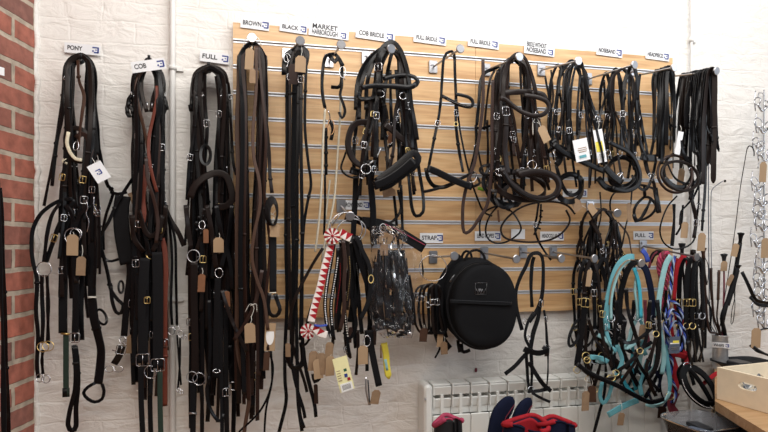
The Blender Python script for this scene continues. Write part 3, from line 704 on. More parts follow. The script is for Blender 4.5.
solo('leather_rein', 'crossing dark brown straps low in the BROWN bundle', 'strap', None, '262,270 256,300 246,322 234,340', 15, 'havana', .26)
solo('leather_rein', 'dark strap fanning down left at the foot of the BROWN bundle', 'strap', None, '222,290 228,310 236,330 247,352', 15, 'dark', .24)
T('price_label', 'tall brown card tag at the top of the BROWN bundle', 'tag', 'loose tags under the BROWN sign', (250, 50, .27)); G(249.5, 59, 8.5, 21, 3, frm=(252, 46), yaw=3); G(252.5, 76, 6, 14, 0, 'fawn')
T('thin_wire', 'curl of clear cord round the disc of the BROWN hook', 'cord', None, (252, 38, .26)); W('cord', '243,47 245,40 251,34 258,38 262,46', 1.5, 'string')
T('rope_coil', 'coil of shiny black cord tied with white string on the BROWN bundle', 'cord', None, (271, 205, .27))
for k in range(4): S('coil', ell(271.5 + .6 * k, 211 + k, 6 - .7 * k, 14 - k, .27 + .006 * k, .005), 9, 'black', closed=True, roll=True)
W('white_tie', '266,211 272,207 276,203', 1.1, 'string'); W('white_tie', '266,216 273,214 277,208', 1.1, 'string'); W('white_tie', '267,208 271,213 276,217', 1.1, 'string'); G(275, 230, 9.5, 14, 4, frm=(273, 217), yaw=3)
T('rolled_strap', 'rolled black webbing strap with white tie below the coiled cord', 'strap', None, (273, 240, .26)); S('strap', '273,236 273,262 273,292', 26, 'soft', t=8, wob=0, phi=0); W('white_tie', '269,293 276,292.5', 1.5, 'string', d=.275); S('loop', '270,293 268,305 270,314 276,316 280,310 277,300 275,294', 16, 'black', t=5)
T('bootlace_tag', 'brown card tag on white loops low in the BROWN bundle', 'tag', 'loose tags under the BROWN sign', (250, 310, .27)); G(250, 333, 10.5, 20, -2, frm=(251, 316), yaw=3); W('string_loop', '245,312 250,304 254,308 251,318', .9, 'string'); W('string_loop', '250,306 256,304 257,312', .9, 'string'); 
T('round_label', 'brown card with a white oval sticker at the right of the BROWN bundle', 'tag', 'loose tags under the BROWN sign', (270, 322, .25)); o, c, X, Z, Nn = G(270, 337, 10.5, 28, 2, plain=True, yaw=3); mb = MB(); ps = [c + X * (.014 * math.cos(a)) + Z * (.004 + .032 * math.sin(a)) + Nn * .0015 for a in [k * .3927 for k in range(16)]]; mb.add(ps, [tuple(range(16))], 0, False); mb.build('oval_sticker', 'white', o, Cur.org); G(266.5, 361, 6, 19, 2, 'brown', yaw=10)
T('thin_rein', 'thin black cord loop hanging below the white oval sticker', 'cord', None, (270, 350, .2)); S('cord', '269,350 273,368 270,390 262,408 252,420 240,431 235,440', 9, roll=True); S('cord', '271,350 272,380 266,410 264,440', 9, roll=True)

# =====================  BLACK STRAPS  =====================
for i, (lb, pts, w_, d_, m_) in enumerate([
    ('wide black leather strap at the left of the BLACK bundle', '300,46 292,50 288,64 287,100 287,150 286,200 286,250 287,300 285,350 285,380 286,402 279,432', 15, .12, 'black'),
    ('second black strap from the left in the BLACK bundle', '300,47 293,54 290,75 290,130 289,190 289,240 290,290 292,330 294,350 304,380 307,392', 13, .16, 'dark'),
    ('middle black strap of the BLACK bundle with a long straight drop', '300,46 299,70 298,120 297,180 297,240 296,300 297,350 298,400 302,431', 15, .2, 'black'),
    ('black strap of the BLACK bundle that swings right at the bottom', '301,47 301,90 301,150 302,220 302,280 302,330 306,370 314,402 316,417', 15, .22, 'black'),
    ('black strap kinked out to the right of the BLACK bundle', '302,46 306,60 305,100 305,130 308,160 311,184 308,200 304,225 302,260 301,300 300,340', 12, .19, 'black'),
    ('slack black strap hidden at the back of the BLACK bundle', '299,46 295,80 294,140 293,200 294,260 292,300 292,345 290,366', 22, .09, 'soft')]):
    solo('leather_rein', lb, 'strap', 'straps under the BLACK sign', pts, w_, m_, d_, wob=8, phi=0, t=4, bk=(.1,) if i % 2 else (), kp=(.15, .5))
T('leather_rein', 'knotted top of black leather straps with chrome buckle at the BLACK hook', 'strap', 'straps under the BLACK sign', (300, 50, .14))
for p in ('299,48 290,52 285,60 284,75', '302,48 307,52 306,62 302,74', '298,47 293,56 291,70', '300,46 303,58 304,72'): S('fold', p, 22, 'black', t=4)
R('buckle_ring', 287, 58, 12, sy=1.3); W('buckle_wire', '284,50 288,60 286,70', 2); G(300.5, 64, 10.5, 16, 2, frm=(301, 44), d=.26, yaw=3); G(293, 74, 9, 20, 0, 'havana', d=.2)
solo('leather_rein', 'grey-brown strap crossing from the rope rein into the BLACK bundle', 'strap', None, '323,248 314,262 304,280 296,296 291,312 289,330', 13, 'dark', .23)
T('looped_strap', 'bunch of black strap ends knotted at the foot of the BLACK bundle', 'strap', 'straps under the BLACK sign', (298, 350, .21)); S('loop', '289,345 288,358 293,368 302,364 303,352 301,342', 22, t=6); S('tail', '292,364 296,385 303,408 305,418', 14); S('tail', '294,366 298,395 300,415 304,428', 15, phi=5); S('tail', '303,350 308,375 313,395', 11); G(288, 350, 5, 14, 0, 'fawn')
# =====================  MARKET HARBOROUGH  =====================
T('market_harborough_rein', 'cream rope and black leather training rein under the MARKET HARBOROUGH sign', 'reins', None, (335, 56, .16))
S('top_strap', '334,54 326,56 323,68 322,85 323,98 325,108', 14, t=7, d=.2); S('top_strap', '335,54 340,60 342,70 340,86 331,87', 15, t=6, d=.2); S('top_strap', '330,56 335,62 338,58 343,66', 17, t=6, d=.22)
S('side_strap', '341,72 342,85 340,95 343,103 345,112 342,118 339,112', 12, t=5, d=.22); R('dee', 342.5, 72, 11, sy=1.8, d=.22); W('clip', '341,66 343,76 345,80', 2.4); W('snap', '326,108 324,115 326,122', 3, 'chrome'); W('snap', '328,110 330,118 327,128', 2.4)
W('rope', '325,110 323,140 322,175 320,210 317,238 315,252', 4.2, 'rope', d=.22, label='cream rope'); W('rope', '341,88 340,118 338,150 336,178 334,200 329,225 324,247 322,262', 4.2, 'rope', d=.19, label='cream rope'); W('rope', '330,180 327,205 324,228', 3.6, 'rope', d=.16, label='cream rope')
S('strap', '326,128 326,150 326,175', 14, 'black', t=4, kp=(.2, .5, .8)); S('strap', '329,120 333,128 331,140', 15, t=5); R('loop_ring', 331, 127, 20, 'dark' if 0 else 'copper', sx=.6, sy=1.4); S('strap', '325,175 325,205 324,235', 10, 'black', d=.17)

# =====================  BROWBANDS on rings  =====================
T('key_ring', 'large chrome ring holding the browbands', 'ring', 'display rings for browbands', (345, 225, .25)); R('wire_ring', 346, 228, 62, th=2.4, sx=.95, sy=.9, rot=10, d=.22)
T('key_ring', 'second twisted chrome ring beside the red and white rosette', 'ring', 'display rings for browbands', (350, 222, .2)); R('wire_ring', 351, 231, 55, 'steel', th=2.2, sx=1.0, sy=.8, rot=-15, d=.19); W('twist', '332,226 336,220 341,214 346,212', 3, 'chrome'); W('twist', '331,228 334,234 333,240', 2.4, 'chrome')
def rosette(u, v, r, d=.25, name='rosette'):
    k = mpp(u, d); c = P(u, v, d); mb = MB(); n = 18
    for j in range(n):
        a = 6.2832 * j / n; b = a + 6.2832 / n * .9; m_ = a / 2 + b / 2
        for (r0, r1, z) in ((.25, 1, 0), (.1, .6, .006)):
            q = [V((math.cos(x) * rr * r * k, -z - (.004 if x == m_ else 0) - .003, math.sin(x) * rr * r * k)) + c for rr, x in ((r0, a), (r1, a), (r1 * 1.05, m_), (r1, b), (r0, b))]
            mb.add(q + [x + V((0, .003, 0)) for x in q], [(0, 1, 2, 3, 4), (9, 8, 7, 6, 5), (1, 2, 7, 6), (2, 3, 8, 7)], j % 2, False)
    mb.lathe(c + V((0, -.006, 0)), [(.2 * r * k, 0), (.16 * r * k, .006), (0, .009)], 12, 'y', 1)
    return mb.build(name, ['redwhite', 'red'], Cur.root, Cur.org)
def zig(pts, w, d, name='ribbon_band', cols=('redwhite', 'red'), n=None):
    """pleated two-colour ribbon: saw teeth in the mesh's own materials"""
    ps = smooth(PP(pts, d), .004); fr = frames(ps); mb = MB(); w /= 1000
    mb.sweep(ps, secr(w, .005), fr, mi=0); L_ = len(ps); st = 5
    for i in range(0, L_ - st, st):
        Wd, Nn = fr[i]
        tri = [ps[i] - Wd * w * .5 - Nn * .0031, ps[min(L_ - 1, i + st)] - Wd * w * .5 - Nn * .0031, ps[i + st // 2] + Wd * w * .5 - Nn * .0031]
        mb.add(tri + [q + Nn * .0012 + Nn * .0062 * 0 for q in tri], [(0, 1, 2), (5, 4, 3), (0, 1, 4, 3), (1, 2, 5, 4), (2, 0, 3, 5)], 1, False)
        tri = [q + Nn * .0062 for q in tri]; mb.add(tri, [(0, 2, 1)], 1, False)
    return mb.build(name, list(cols), Cur.root, Cur.org)
def beads(pts, r, m, d, name='bead_row', gap=2.2, dz=.004):
    ps = smooth(PP(pts, d), .002); mb = MB(); acc = 0; last = ps[0]
    for p in ps:
        acc += (p - last).length; last = p
        if acc >= r * gap / 1000:
            acc = 0; q = p + V((0, -dz, 0)); k = r / 1000
            mb.add([q + V(x) * k for x in ((1, 0, 0), (0, 0, 1), (-1, 0, 0), (0, 0, -1), (0, -1, 0), (0, 1, 0))], [(4, 0, 1), (4, 1, 2), (4, 2, 3), (4, 3, 0), (5, 1, 0), (5, 2, 1), (5, 3, 2), (5, 0, 3)])
    return mb.build(name, m, Cur.root, Cur.org)
T('browband', 'red and white pleated show browband with rosettes at both ends', 'browband', 'browbands hanging from the rings', (332, 235, .26))
zig('331,244 328,256 324,270 320,288 315,305 311,322', 26, .26); rosette(332, 236, 8, .27); rosette(308, 331, 7.5, .26)
zig('340,232 346,236 351,238', 30, .25, 'rosette_tail'); zig('313,326 320,333 327,335', 26, .27, 'rosette_tail'); S('navy_stripe', '314,325 320,326 327,325', 9, 'blue', d=.275, label='navy ribbon stripe')
for lb, body, bd, w_, mt, bm_, d_ in [
    ('black browband with a bright line of clear crystals, second from the left', '334,244 331,262 327,285 325,305 327,325 332,338', '333,250 329,270 326,290 325,308 327,325', 15, 'black', 'diamante', .25),
    ('black browband with dense chrome beading beside the line of crystals', '338,248 337,265 334,285 331,305 332,325 334,340', '338,256 336,272 333,290 331,306 332,325', 15, 'black', 'chrome', .24),
    ('black browband with a chain of tiny red stones', '341,246 341,265 339,285 336,305 336,330', '340,262 340,280 338,296 336,312', 14, 'dark', 'red', .23),
    ('brown leather browband without stones between the beaded ones', '343,240 345,262 344,285 344,310 340,330', None, 17, 'havana', None, .25),
    ('dark browband with a gold-coloured edging in the middle of the ring', '347,240 349,262 349,285 347,310', '349,255 350,270 349,285 347,300', 15, 'dark', 'brass', .24),
    ('black browband with small white pearls lowest in the group', '352,240 350,262 346,290 345,315 348,345 350,356', '346,290 345,310 346,325 348,338', 14, 'black', 'string', .22),
    ('plain wide black browband at the right of the ring', '354,236 359,258 366,280 372,300 376,318', None, 23, 'black', None, .24),
    ('plain black browband with small brass buckle right of the ring', '356,236 362,250 369,265 371,285 367,305 360,320', None, 18, 'soft', None, .26),
    ('shiny black patent browband behind the brass-buckled one', '352,238 354,262 358,290 360,315 362,334', '356,262 359,282 361,300', 18, 'black', 'steel', .2),
    ('black browband curling at the bottom of the cluster', '349,242 350,270 352,300 356,325 350,338 344,332', None, 16, 'black', None, .21),
    ('thin copper-edged browband swinging out behind the pleated ribbon', '330,258 322,276 315,298 309,318 306,330', '322,276 315,296 310,314', 11, 'black', 'copper', .2),
    ('plain black browband hanging between the beaded ones and the brown leather one', '341,240 343,262 341,290 338,318 339,332', None, 20, 'black', None, .22),
    ('matt black browband directly behind the gold-edged one', '350,240 352,265 353,295 350,322', None, 22, 'soft', None, .19),
    ('black browband tucked behind the left side of the plastic bag', '358,236 364,262 368,295 370,325 366,338', None, 22, 'black', None, .18),
    ('long black browband reaching down beside the steel loop', '353,240 357,265 356,295 354,325 356,348', None, 18, 'black', None, .2),
    ('black browband with a steel edge at the far left behind the pleated ribbon', '328,262 318,290 310,312 305,335', '320,286 314,302 309,318', 14, 'black', 'steel', .16),
    ('black strap browband at the very back of the ring', '345,236 340,260 338,300 340,330', None, 22, 'soft', None, .16)]:
    T('browband', lb, 'browband', 'browbands hanging from the rings', (345, 236, d_)); S('band', body, w_, mt, t=5, phi=0, wob=0)
    if bd: beads(bd, 3.2 if bm_ in ('diamante', 'chrome', 'string') else 2.2, 'diamante' if bm_ == 'chrome' else bm_, d_ + .004, gap=2.5 if bm_ != 'diamante' else 1.9)
    if 'brass buckle' in lb: R('brass_buckle', 371, 279, 9, 'brass', sy=1.6)
T('curb_strap_bunch', 'bunch of brown card tags hanging under the beaded browbands', 'tag', None, (318, 340, .25))
for u, v, w_, h_, r_, m_ in ((313, 361, 9, 20, 4, 'fawn'), (321, 364, 9.5, 22, 2, 'fawn'), (318, 369, 9.5, 20, -6, 'card'), (329, 352, 8, 20, 5, 'fawn'), (330, 366, 9, 20, 0, 'card')): G(u, v, w_, h_, r_, m_, frm=(u + 1, v - h_ * .9), yaw=rnd.uniform(-12, 12))
W('white_loop', '312,345 316,340 319,345', 1, 'string'); S('black_strap', '311,336 306,344 301,346', 11, d=.24); S('black_end', '313,374 315,382 320,378', 16); G(316, 394, 4, 20, -2, 'havana', d=.22)
T('product_card', 'pale yellow product card with a barcode panel hanging below the browbands', 'tag', None, (342, 352, .28))
o, c, X, Z, Nn = G(343.5, 374, 15, 35, -14, 'paleyellow', d=.28, frm=(334, 350), name='card', plain=True, yaw=3)
def patch(o, c, X, Z, Nn, x, z, w, h, m, name, q=.0012):
    k = .0036; mb = MB(); vs = [c + X * ((x + sx * w / 2) * k) + Z * ((z + sz * h / 2) * k) + Nn * qq for qq in (.0005, q) for sx, sz in ((-1, -1), (1, -1), (1, 1), (-1, 1))]
    mb.add(vs, [(3, 2, 1, 0), (4, 5, 6, 7), (0, 1, 5, 4), (1, 2, 6, 5), (2, 3, 7, 6), (3, 0, 4, 7)], 0, False); return mb.build(name, m, o, Cur.org)
patch(o, c, X, Z, Nn, 0, -13, 12, 8, 'white', 'white_panel'); patch(o, c, X, Z, Nn, 2.5, 4, 3, 4, 'darkgreen', 'printed_picture'); patch(o, c, X, Z, Nn, 2, -2, 3, 3.5, 'blueink', 'printed_picture'); patch(o, c, X, Z, Nn, 4, -6, 3, 3, 'red', 'printed_picture')
for i in range(7): patch(o, c, X, Z, Nn, -4.5, 9 - i * 2.4, 3.6, .7, 'fawn', 'print_line')
for i in range(8): patch(o, c, X, Z, Nn, -4 + i * 1.1, -13, .5, 5, 'ink', 'barcode_bar', .0016)
T('loop_tag', 'brown card tag on a steel loop under the plastic bag', 'tag', 'tags under the browbands and bag', (366, 338, .26)); G(363, 355, 10, 19, -1, frm=(364, 342), yaw=2); R('wire_loop', 367, 341, 15, sx=.8, sy=1.3)
T('wrapped_stick', 'yellow paper-wrapped roll hanging below the plastic bag', 'packet', None, (385, 342, .2)); S('packet', '384,343 386,355 387,368 389,379', 26, 'yellow', t=9, wob=0, phi=0, tip=True); S('blue_print', '385,359 387,370', 14, 'paleaqua', t=10, phi=0, wob=0, d=.201); S('brown_flap', '381,345 381,358', 8, 'fawn')
T('strap_end', 'black webbing strap end hanging far below the plastic bag', 'strap', None, (372, 340, .22)); S('webbing', '370,330 371,345 374,362 379,386', 26, 'soft', t=4, wob=0, phi=0); S('webbing', '358,330 358,352 356,375', 13, 'dark'); S('webbing', '366,330 367,352 367,371', 15, 'soft', d=.2)
T('thin_tag', 'narrow card tag seen edge-on next to a brown tag under the browbands', 'tag', 'tags under the browbands and bag', (367, 380, .22)); S('edge_tag', '366,377 366,390 369,405', 7, 'steel', t=2); S('edge_tag', '368,380 369,395 370,405', 6, 'ink', t=2)
T('brown_tag', 'small brown card tag turned sideways, the lowest one under the bag', 'tag', 'tags under the browbands and bag', (375, 390, .22)); G(375.5, 397, 9, 14.5, 10, 'fawn', frm=(374, 386), yaw=5)
T('hanging_straps', 'black narrow strap ends with chrome tips left of the plastic bag', 'strap', None, (350, 320, .2)); S('strap', '346,318 345,335 347,352 351,358', 12, 'dark', bk=(.7,)); G(350, 335, 4.5, 16, 3, 'havana'); G(374, 335, 5, 20, 3, 'havana'); S('strap', '332,335 333,343 330,352', 14, 'dark')

# =====================  PLASTIC BAG + fleece strap  =====================
T('polythene_bag', 'clear plastic bag of black straps hanging in the middle of the lower row', 'bag', None, (385, 228, .22))
def film(name, pts, m, d0, bulge, crump, n=26, mm=34, seed=3):
    """crumpled closed bag; pts = list of (v, uleft, uright)"""
    r = random.Random(seed); from mathutils import noise
    mb = MB(); vs = []
    for side in (1, -1):
        for j in range(mm + 1):
            q = j / mm * (len(pts) - 1); i = min(int(q), len(pts) - 2); f = q - i
            v_, a, b = [pts[i][k] * (1 - f) + pts[i + 1][k] * f for k in range(3)]
            for k in range(n + 1):
                x = k / n; e = math.sin(math.pi * x) * math.sin(math.pi * min(1, .12 + j / mm * .9))
                h = side * bulge * e + (crump * noise.noise(V((x * 5, j / mm * 9, side * 3 + seed))) + crump * .5 * noise.noise(V((x * 14, j / mm * 20, side)))) * (1 if 0 < k < n else 0)
                vs.append(P(a + (b - a) * x, v_, d0 + h))
    fs = []; o_ = (mm + 1) * (n + 1)
    for s_ in range(2):
        for j in range(mm):
            for k in range(n):
                a = s_ * o_ + j * (n + 1) + k; f = (a, a + 1, a + n + 2, a + n + 1); fs.append(f if s_ == 0 else f[::-1])
    mb.add(vs, fs, 0, True); return mb.build(name, m, Cur.root, Cur.org)
film('film', [(226, 372, 398), (235, 371, 408), (250, 371, 405), (280, 368, 409), (310, 369, 413), (330, 373, 414), (338, 384, 412)], 'film', .25, .03, .024, 40, 50)
R('hang_loop', 383, 228, 12, 'steel', sx=1, sy=1.3)
T('webbing_bundle', 'folded black webbing straps packed inside the clear plastic bag', 'strap', None, (392, 250, .24))
for i, (p, w_, m_) in enumerate([('383,250 380,280 378,305 381,330', 44, 'soft'), ('391,250 389,280 389,310 393,335', 46, 'black'), ('399,250 399,285 400,315 402,336', 46, 'soft'), ('404,258 406,290 408,320 408,332', 28, 'black'), ('376,262 374,290 375,318', 20, 'black'), ('392,256 400,290 404,325', 16, 'dark')]): S('webbing', p, w_, m_, d=.235 + .006 * (i % 3), t=6, wob=10)
o, *_ = G(384, 250, 8, 11, 0, 'fawn', d=.245, plain=True, name='card_insert')
T('noseband_piece', 'black padded strap with a pink piping line sticking out right of the plastic bag', 'strap', None, (400, 232, .16))
S('pad', '362,222 378,224 392,229 408,238 424,248', 44, 'soft', t=9, wob=0, phi=0); S('piping', '385,224 400,231 414,239 425,245', 3, 'pink', t=3, d=.171, phi=0, wob=0, label='pink piping'); S('second_pad', '345,217 358,220 370,226 380,236', 34, 'black', t=8, wob=0, d=.13)
T('packet', 'clear-wrapped pale packet behind the right edge of the plastic bag', 'bag', None, (412, 255, .12)); film('film', [(246, 404, 420), (270, 402, 424), (300, 404, 421), (318, 409, 420)], 'film', .14, .018, .01, 14, 20, 7); S('contents', '408,275 412,300 414,325', 22, 'black', d=.14, t=6)

# =====================  STRAP HOOK  =====================
T('strap_ring', 'big thin chrome ring hanging from the hook under the STRAP sign', 'ring', None, (440, 262, .18)); R('wire_ring', 433, 268, 56, th=1.6, d=.16, sx=.95, sy=.9)
for k in range(6):
    x = 420 + k * 3.6
    solo('spare_strap', 'looped black leather spare strap on the ring under the STRAP sign', 'strap', 'spare straps on the ring left of the bag', f'{430+k*1.5:.0f},284 {x-2:.0f},288 {x-6+k:.0f},302 {x-5+k:.0f},322 {x+1:.0f},333 {x+8:.0f},330 {x+9-k:.0f},312 {x+9-k:.0f},295 {431+k*1.5:.0f},285', 10 + k % 3 * 2, 'black' if k % 2 else 'dark', .12 + .012 * k, bk=(.2,), t=4)
T('tag_cluster', 'brown card tags dangling under the looped spare straps', 'tag', None, (425, 330, .16)); G(423.5, 335, 8, 14, 3, 'brown', frm=(424, 325)); G(444, 348, 7, 13, -5, 'fawn', frm=(444, 336)); G(440, 340, 6, 14, 3, 'card', frm=(440, 330)); S('strap_end', '441,336 440,348 435,358', 9, 'black')

# =====================  ROUND BLACK BAG  =====================
T('helmet_bag', 'round black zipped bag with a white square emblem hanging in the lower middle', 'bag', None, (477, 262, .20))
bc = P(478, 305, .20); k_ = mpp(478, .24); bc = P(481.5, 305.5, .20)
def bagbody(name, ru, rv, prof, c, sq=2.25, parent=None, m='bag', zmin=None):
    mb = MB(); n = 56; vs = []
    for rr, y in prof:
        for i in range(n):
            a = 6.2832 * i / n; ca_, sa_ = math.cos(a), math.sin(a); e = 2 / sq
            x = math.copysign(abs(ca_) ** e, ca_) * ru * k_ * rr; z = math.copysign(abs(sa_) ** e, sa_) * rv * k_ * rr
            vs.append(c + V((x, -y + .002 * math.sin(3 * a + 20 * rr), z)))
    fs = [(j * n + i, j * n + (i + 1) % n, (j + 1) * n + (i + 1) % n, (j + 1) * n + i) for j in range(len(prof) - 1) for i in range(n)]
    fs += [tuple(range(n))[::-1], tuple(range((len(prof) - 1) * n, len(prof) * n))]
    mb.add(vs, fs); return mb.build(name, m, parent or Cur.root, Cur.org)
bagbody('back_body', 34, 44, [(.9, -.06), (.97, -.05), (1.0, -.02), (1.0, .02), (.96, .05)], P(473, 299, .13))
bagbody('bag_body', 35, 44, [(.9, -.06), (.97, -.05), (1.0, -.03), (1.0, 0), (.99, .025), (.965, .042), (.93, .050), (.85, .054), (.72, .057)], bc)
ps = ell(481.5, 305.5, 34.7, 43.8, .228, 0, n=40); S('zip', ps, 5, 'soft', closed=True, t=5, mode='y'); ps = ell(481.5, 305.5, 33.5, 42.3, .246, 0, n=40); S('piping', ps, 4, 'black', closed=True, roll=True)
S('pocket_zip', '450,300 460,300.5 480,301.5 500,302 512,302.5', 4, 'plastic', d=.2625, t=3, wob=0, phi=0); S('pocket_flap', '450,302 460,302.5 480,303.5 500,304.5 512,304.5', 9, 'bag', d=.262, t=5, wob=0, phi=0)
lc = P(481, 288.5, .2645)
def logo_bag():
    k = k_; X = V((1, 0, 0)); Z = V((0, 0, 1)); mb = MB(); h = 5.6 * k
    def seg(a, b, w=.0013):
        q = [lc + V((a[0] * k, 0, a[1] * k)), lc + V((b[0] * k, 0, b[1] * k))]; mb.sweep(q, secr(w, .0012), frames(q))
    for a, b in (((-6, -5.6), (6, -5.6)), ((6, -5.6), (6, 5.6)), ((6, 5.6), (-6, 5.6)), ((-6, 5.6), (-6, -5.6))): seg(a, b, .0006)
    for a, b in (((-5, 0), (-3.2, -5)), ((-3.2, -5), (-1, 0)), ((-2.6, 0), (-.6, -5)), ((-.6, -5), (1.2, -.4)), ((1.2, -.4), (3, -5)), ((3, -5), (5, 0)), ((-.8, -.4), (1.2, -5))): seg(a, b, .0010)
    mb.build('emblem', 'steel', Cur.root, Cur.org)
logo_bag()
S('top_handle', '466,268 466,258 470,252 477,250 483,254 486,263', 12, 'bag', d=.17, t=5, roll=True); S('hang_loop', '461,266 462,256 466,251 471,254 472,262', 12, 'black', d=.14, t=4)
S('shoulder_strap', '462,258 450,270 442,285 438,305 437,325 441,340 448,350', 46, 'soft', d=.14, t=9, wob=0, phi=10); S('shoulder_strap', '455,262 446,276 441,296 440,320 444,338', 36, 'bag', d=.11, t=8, wob=0); S('webbing', '437,300 434,318 438,335 447,341', 12, 'black', d=.13); S('buckle_tab', '455,275 450,282', 10, 'steel', d=.18)
S('lower_strap', '458,340 459,348 464,352 470,350', 16, 'black', d=.16, t=4); S('lower_tab', '460,344 461,352', 26, 'black', d=.15, t=5)
# =====================  COB BRIDLE cluster  =====================
GB = 'cob bridles under the COB BRIDLE sign'
T('cob_bridle', 'foremost black cob bridle with a padded browband jutting right, under the COB BRIDLE sign', 'bridle', GB, (392, 48, .24))
S('headpiece', '378,70 378,56 384,46 392,42 399,48 405,62 409,80 411,100 414,120 417,140', 20, t=4, d=.25)
S('headpiece', '379,95 379,62 386,48', 22, t=4, d=.26, bk=(.5,)); S('cheekpiece', '379,70 378,92 376,110 376,135 375,160', 17, bk=(.5,), d=.25); S('cheekpiece', '400,52 406,76 407,100 410,125 413,150', 17, bk=(.55,), d=.22)
S('browband', '383,79 394,76 405,75 414,77 418,82 413,87 402,88 392,87 383,84', 17, t=8, mode='z', d=.25); S('browband_front', '361,88 372,86 382,86 396,86 410,87 417,83', 20, t=7, mode='z', d=.27)
S('noseband', '376,182 384,176 396,167 406,158 413,153 418,158 414,166 402,175 390,184 379,188', 30, t=9, d=.25, phi=8, wob=0); S('noseband', '374,186 386,181 400,172 414,160', 34, t=10, d=.27, phi=0, wob=0); R('bit_ring', 409, 163, 14, th=3); R('cheek_dee', 381, 94, 12); R('cheek_dee', 403, 96, 13, th=2.4, rot=20); W('bit_mouthpiece', '368,165 376,158 381,148', 3, 'steel'); R('bit_ring', 366, 169, 18)
S('rein', '400,100 404,130 407,160 410,190 412,208 416,216 423,212 423,195 419,170 415,140 411,110', 15, t=4, d=.22, label='looped black rein'); 
T('cob_bridle', 'black cob bridle at the left of the cluster with a dark brown coiled noseband', 'bridle', GB, (385, 50, .18))
S('headpiece', '356,110 357,88 361,72 370,58 382,49 390,50', 20, t=4); S('headpiece', '359,120 360,92 366,70 376,56 388,49', 18, d=.2); S('headpiece', '366,110 367,85 372,66 384,50', 18, d=.22); S('cheekpiece', '358,110 356,128 354,150 354,170', 16, bk=(.5,)); S('cheekpiece', '368,100 366,130 367,160 368,185', 16, bk=(.4,))
S('noseband', '373,126 364,122 355,124 350,132 348,145 352,158 358,164 366,167', 24, 'dark', t=10, d=.22, wob=0, phi=10); S('noseband', '348,145 345,155 341,168 346,175 355,178 366,176', 9, roll=True, d=.2); S('noseband_pad', '350,170 360,173 370,174', 28, t=8, d=.19)
S('browband', '360,92 358,96 362,99 372,98 380,96', 18, t=6, d=.24)
S('cheekpiece', '356,176 355,200 354,220 353,240', 24, 'soft', d=.16, t=5); S('strap', '370,160 371,185 373,210 373,232 374,245', 26, 'black', d=.2, t=5, wob=0, phi=5)
T('cob_bridle', 'black cob bridle at the back of the cluster with brown noseband crossing the tag', 'bridle', GB, (392, 50, .14))
S('headpiece', '372,130 374,100 380,70 390,50 400,62 404,90 407,130 410,155', 20, t=4); S('headpiece', '382,140 384,100 388,70 394,50 402,66 408,100 412,130', 16, d=.16, t=4); S('cheekpiece', '390,70 391,110 392,140 390,165', 16, bk=(.6,)); S('cheekpiece', '396,70 398,110 399,140 398,170', 15, bk=(.5,))
S('noseband', '384,124 392,130 398,136 406,142 410,150', 24, 'dark', t=8, d=.22, phi=0, wob=0); R('bit_ring', 389, 140, 17); R('bit_ring', 401, 112, 13); W('clip', '399,92 402,98 405,104', 2.4)
S('rein', '398,190 401,208 396,218 388,224 378,226 376,222', 12, d=.13, t=4); S('rein', '394,195 396,215 397,232 399,250', 13, d=.12); S('rein', '401,185 402,215 403,240', 14, d=.12); S('rein', '376,85 380,110 384,130 394,150 400,170', 12)
G(393, 157, 8, 20, 2, frm=(394, 142), d=.2); G(389, 192, 13, 9, -8, 'fawn', frm=(391, 180), d=.18); G(390, 137, 4, 12, 0, 'tan', d=.17)
fan(14, 'bridle_strap', 'black strap among the cheekpieces of the cob bridle cluster', 'strap', 'loose straps under the COB BRIDLE sign', (390, 51), 15, 80, (130, 200), (356, 418), (11, 17), ('black', 'black', 'dark'), (.09, .24), 41)

# =====================  generic hanging bridle =====================
def bridle(label, grp, u, v, d, wl, wr, cl, cr, yb, nb, mat='black', w=16, bb=None, extra=(), cat='bridle', name='bridle', nw=24, bits=True, tw=.33, nt=8):
    """headpiece over the hook at (u, v), cheekpieces falling to (cl, yb) and (cr, yb), noseband = centre and radii"""
    T(name, label, cat, grp, (u, v, d))
    S('headpiece', f'{u-wl},{v+34} {u-wl*.9},{v+16} {u-wl*tw},{v+2} {u},{v-1} {u+wr*tw},{v+2} {u+wr*.9},{v+16} {u+wr},{v+34}', w * 1.25, mat, t=4)
    S('cheekpiece', f'{u-wl},{v+30} {(u-wl+cl)/2-1},{(v+30+yb)/2} {cl},{yb}', w, mat, bk=(.35,), kp=(.55,)); S('cheekpiece', f'{u+wr},{v+30} {(u+wr+cr)/2+1},{(v+30+yb)/2} {cr},{yb}', w, mat, bk=(.4,), kp=(.6,), d=d - .02)
    if bb: L('browband', bb[0], bb[1], bb[2], bb[3], w * 1.1, mat, dr=.04, mode='z', t=7, rot=bb[4] if len(bb) > 4 else 5)
    if nb: L('noseband', nb[0], nb[1], nb[2], nb[3], nw, mat, dr=.05, mode='z', t=nt, rot=nb[4] if len(nb) > 4 else 8)
    if bits and nb: R('bit_ring', cl, yb + 3, 13, sx=.8); R('bit_ring', cr, yb + 3, 13, sx=.7)
    for e in extra: S(*e[:1], e[1], e[2] if len(e) > 2 else 12, e[3] if len(e) > 3 else mat, d=e[4] if len(e) > 4 else d, **(e[5] if len(e) > 5 else {}))

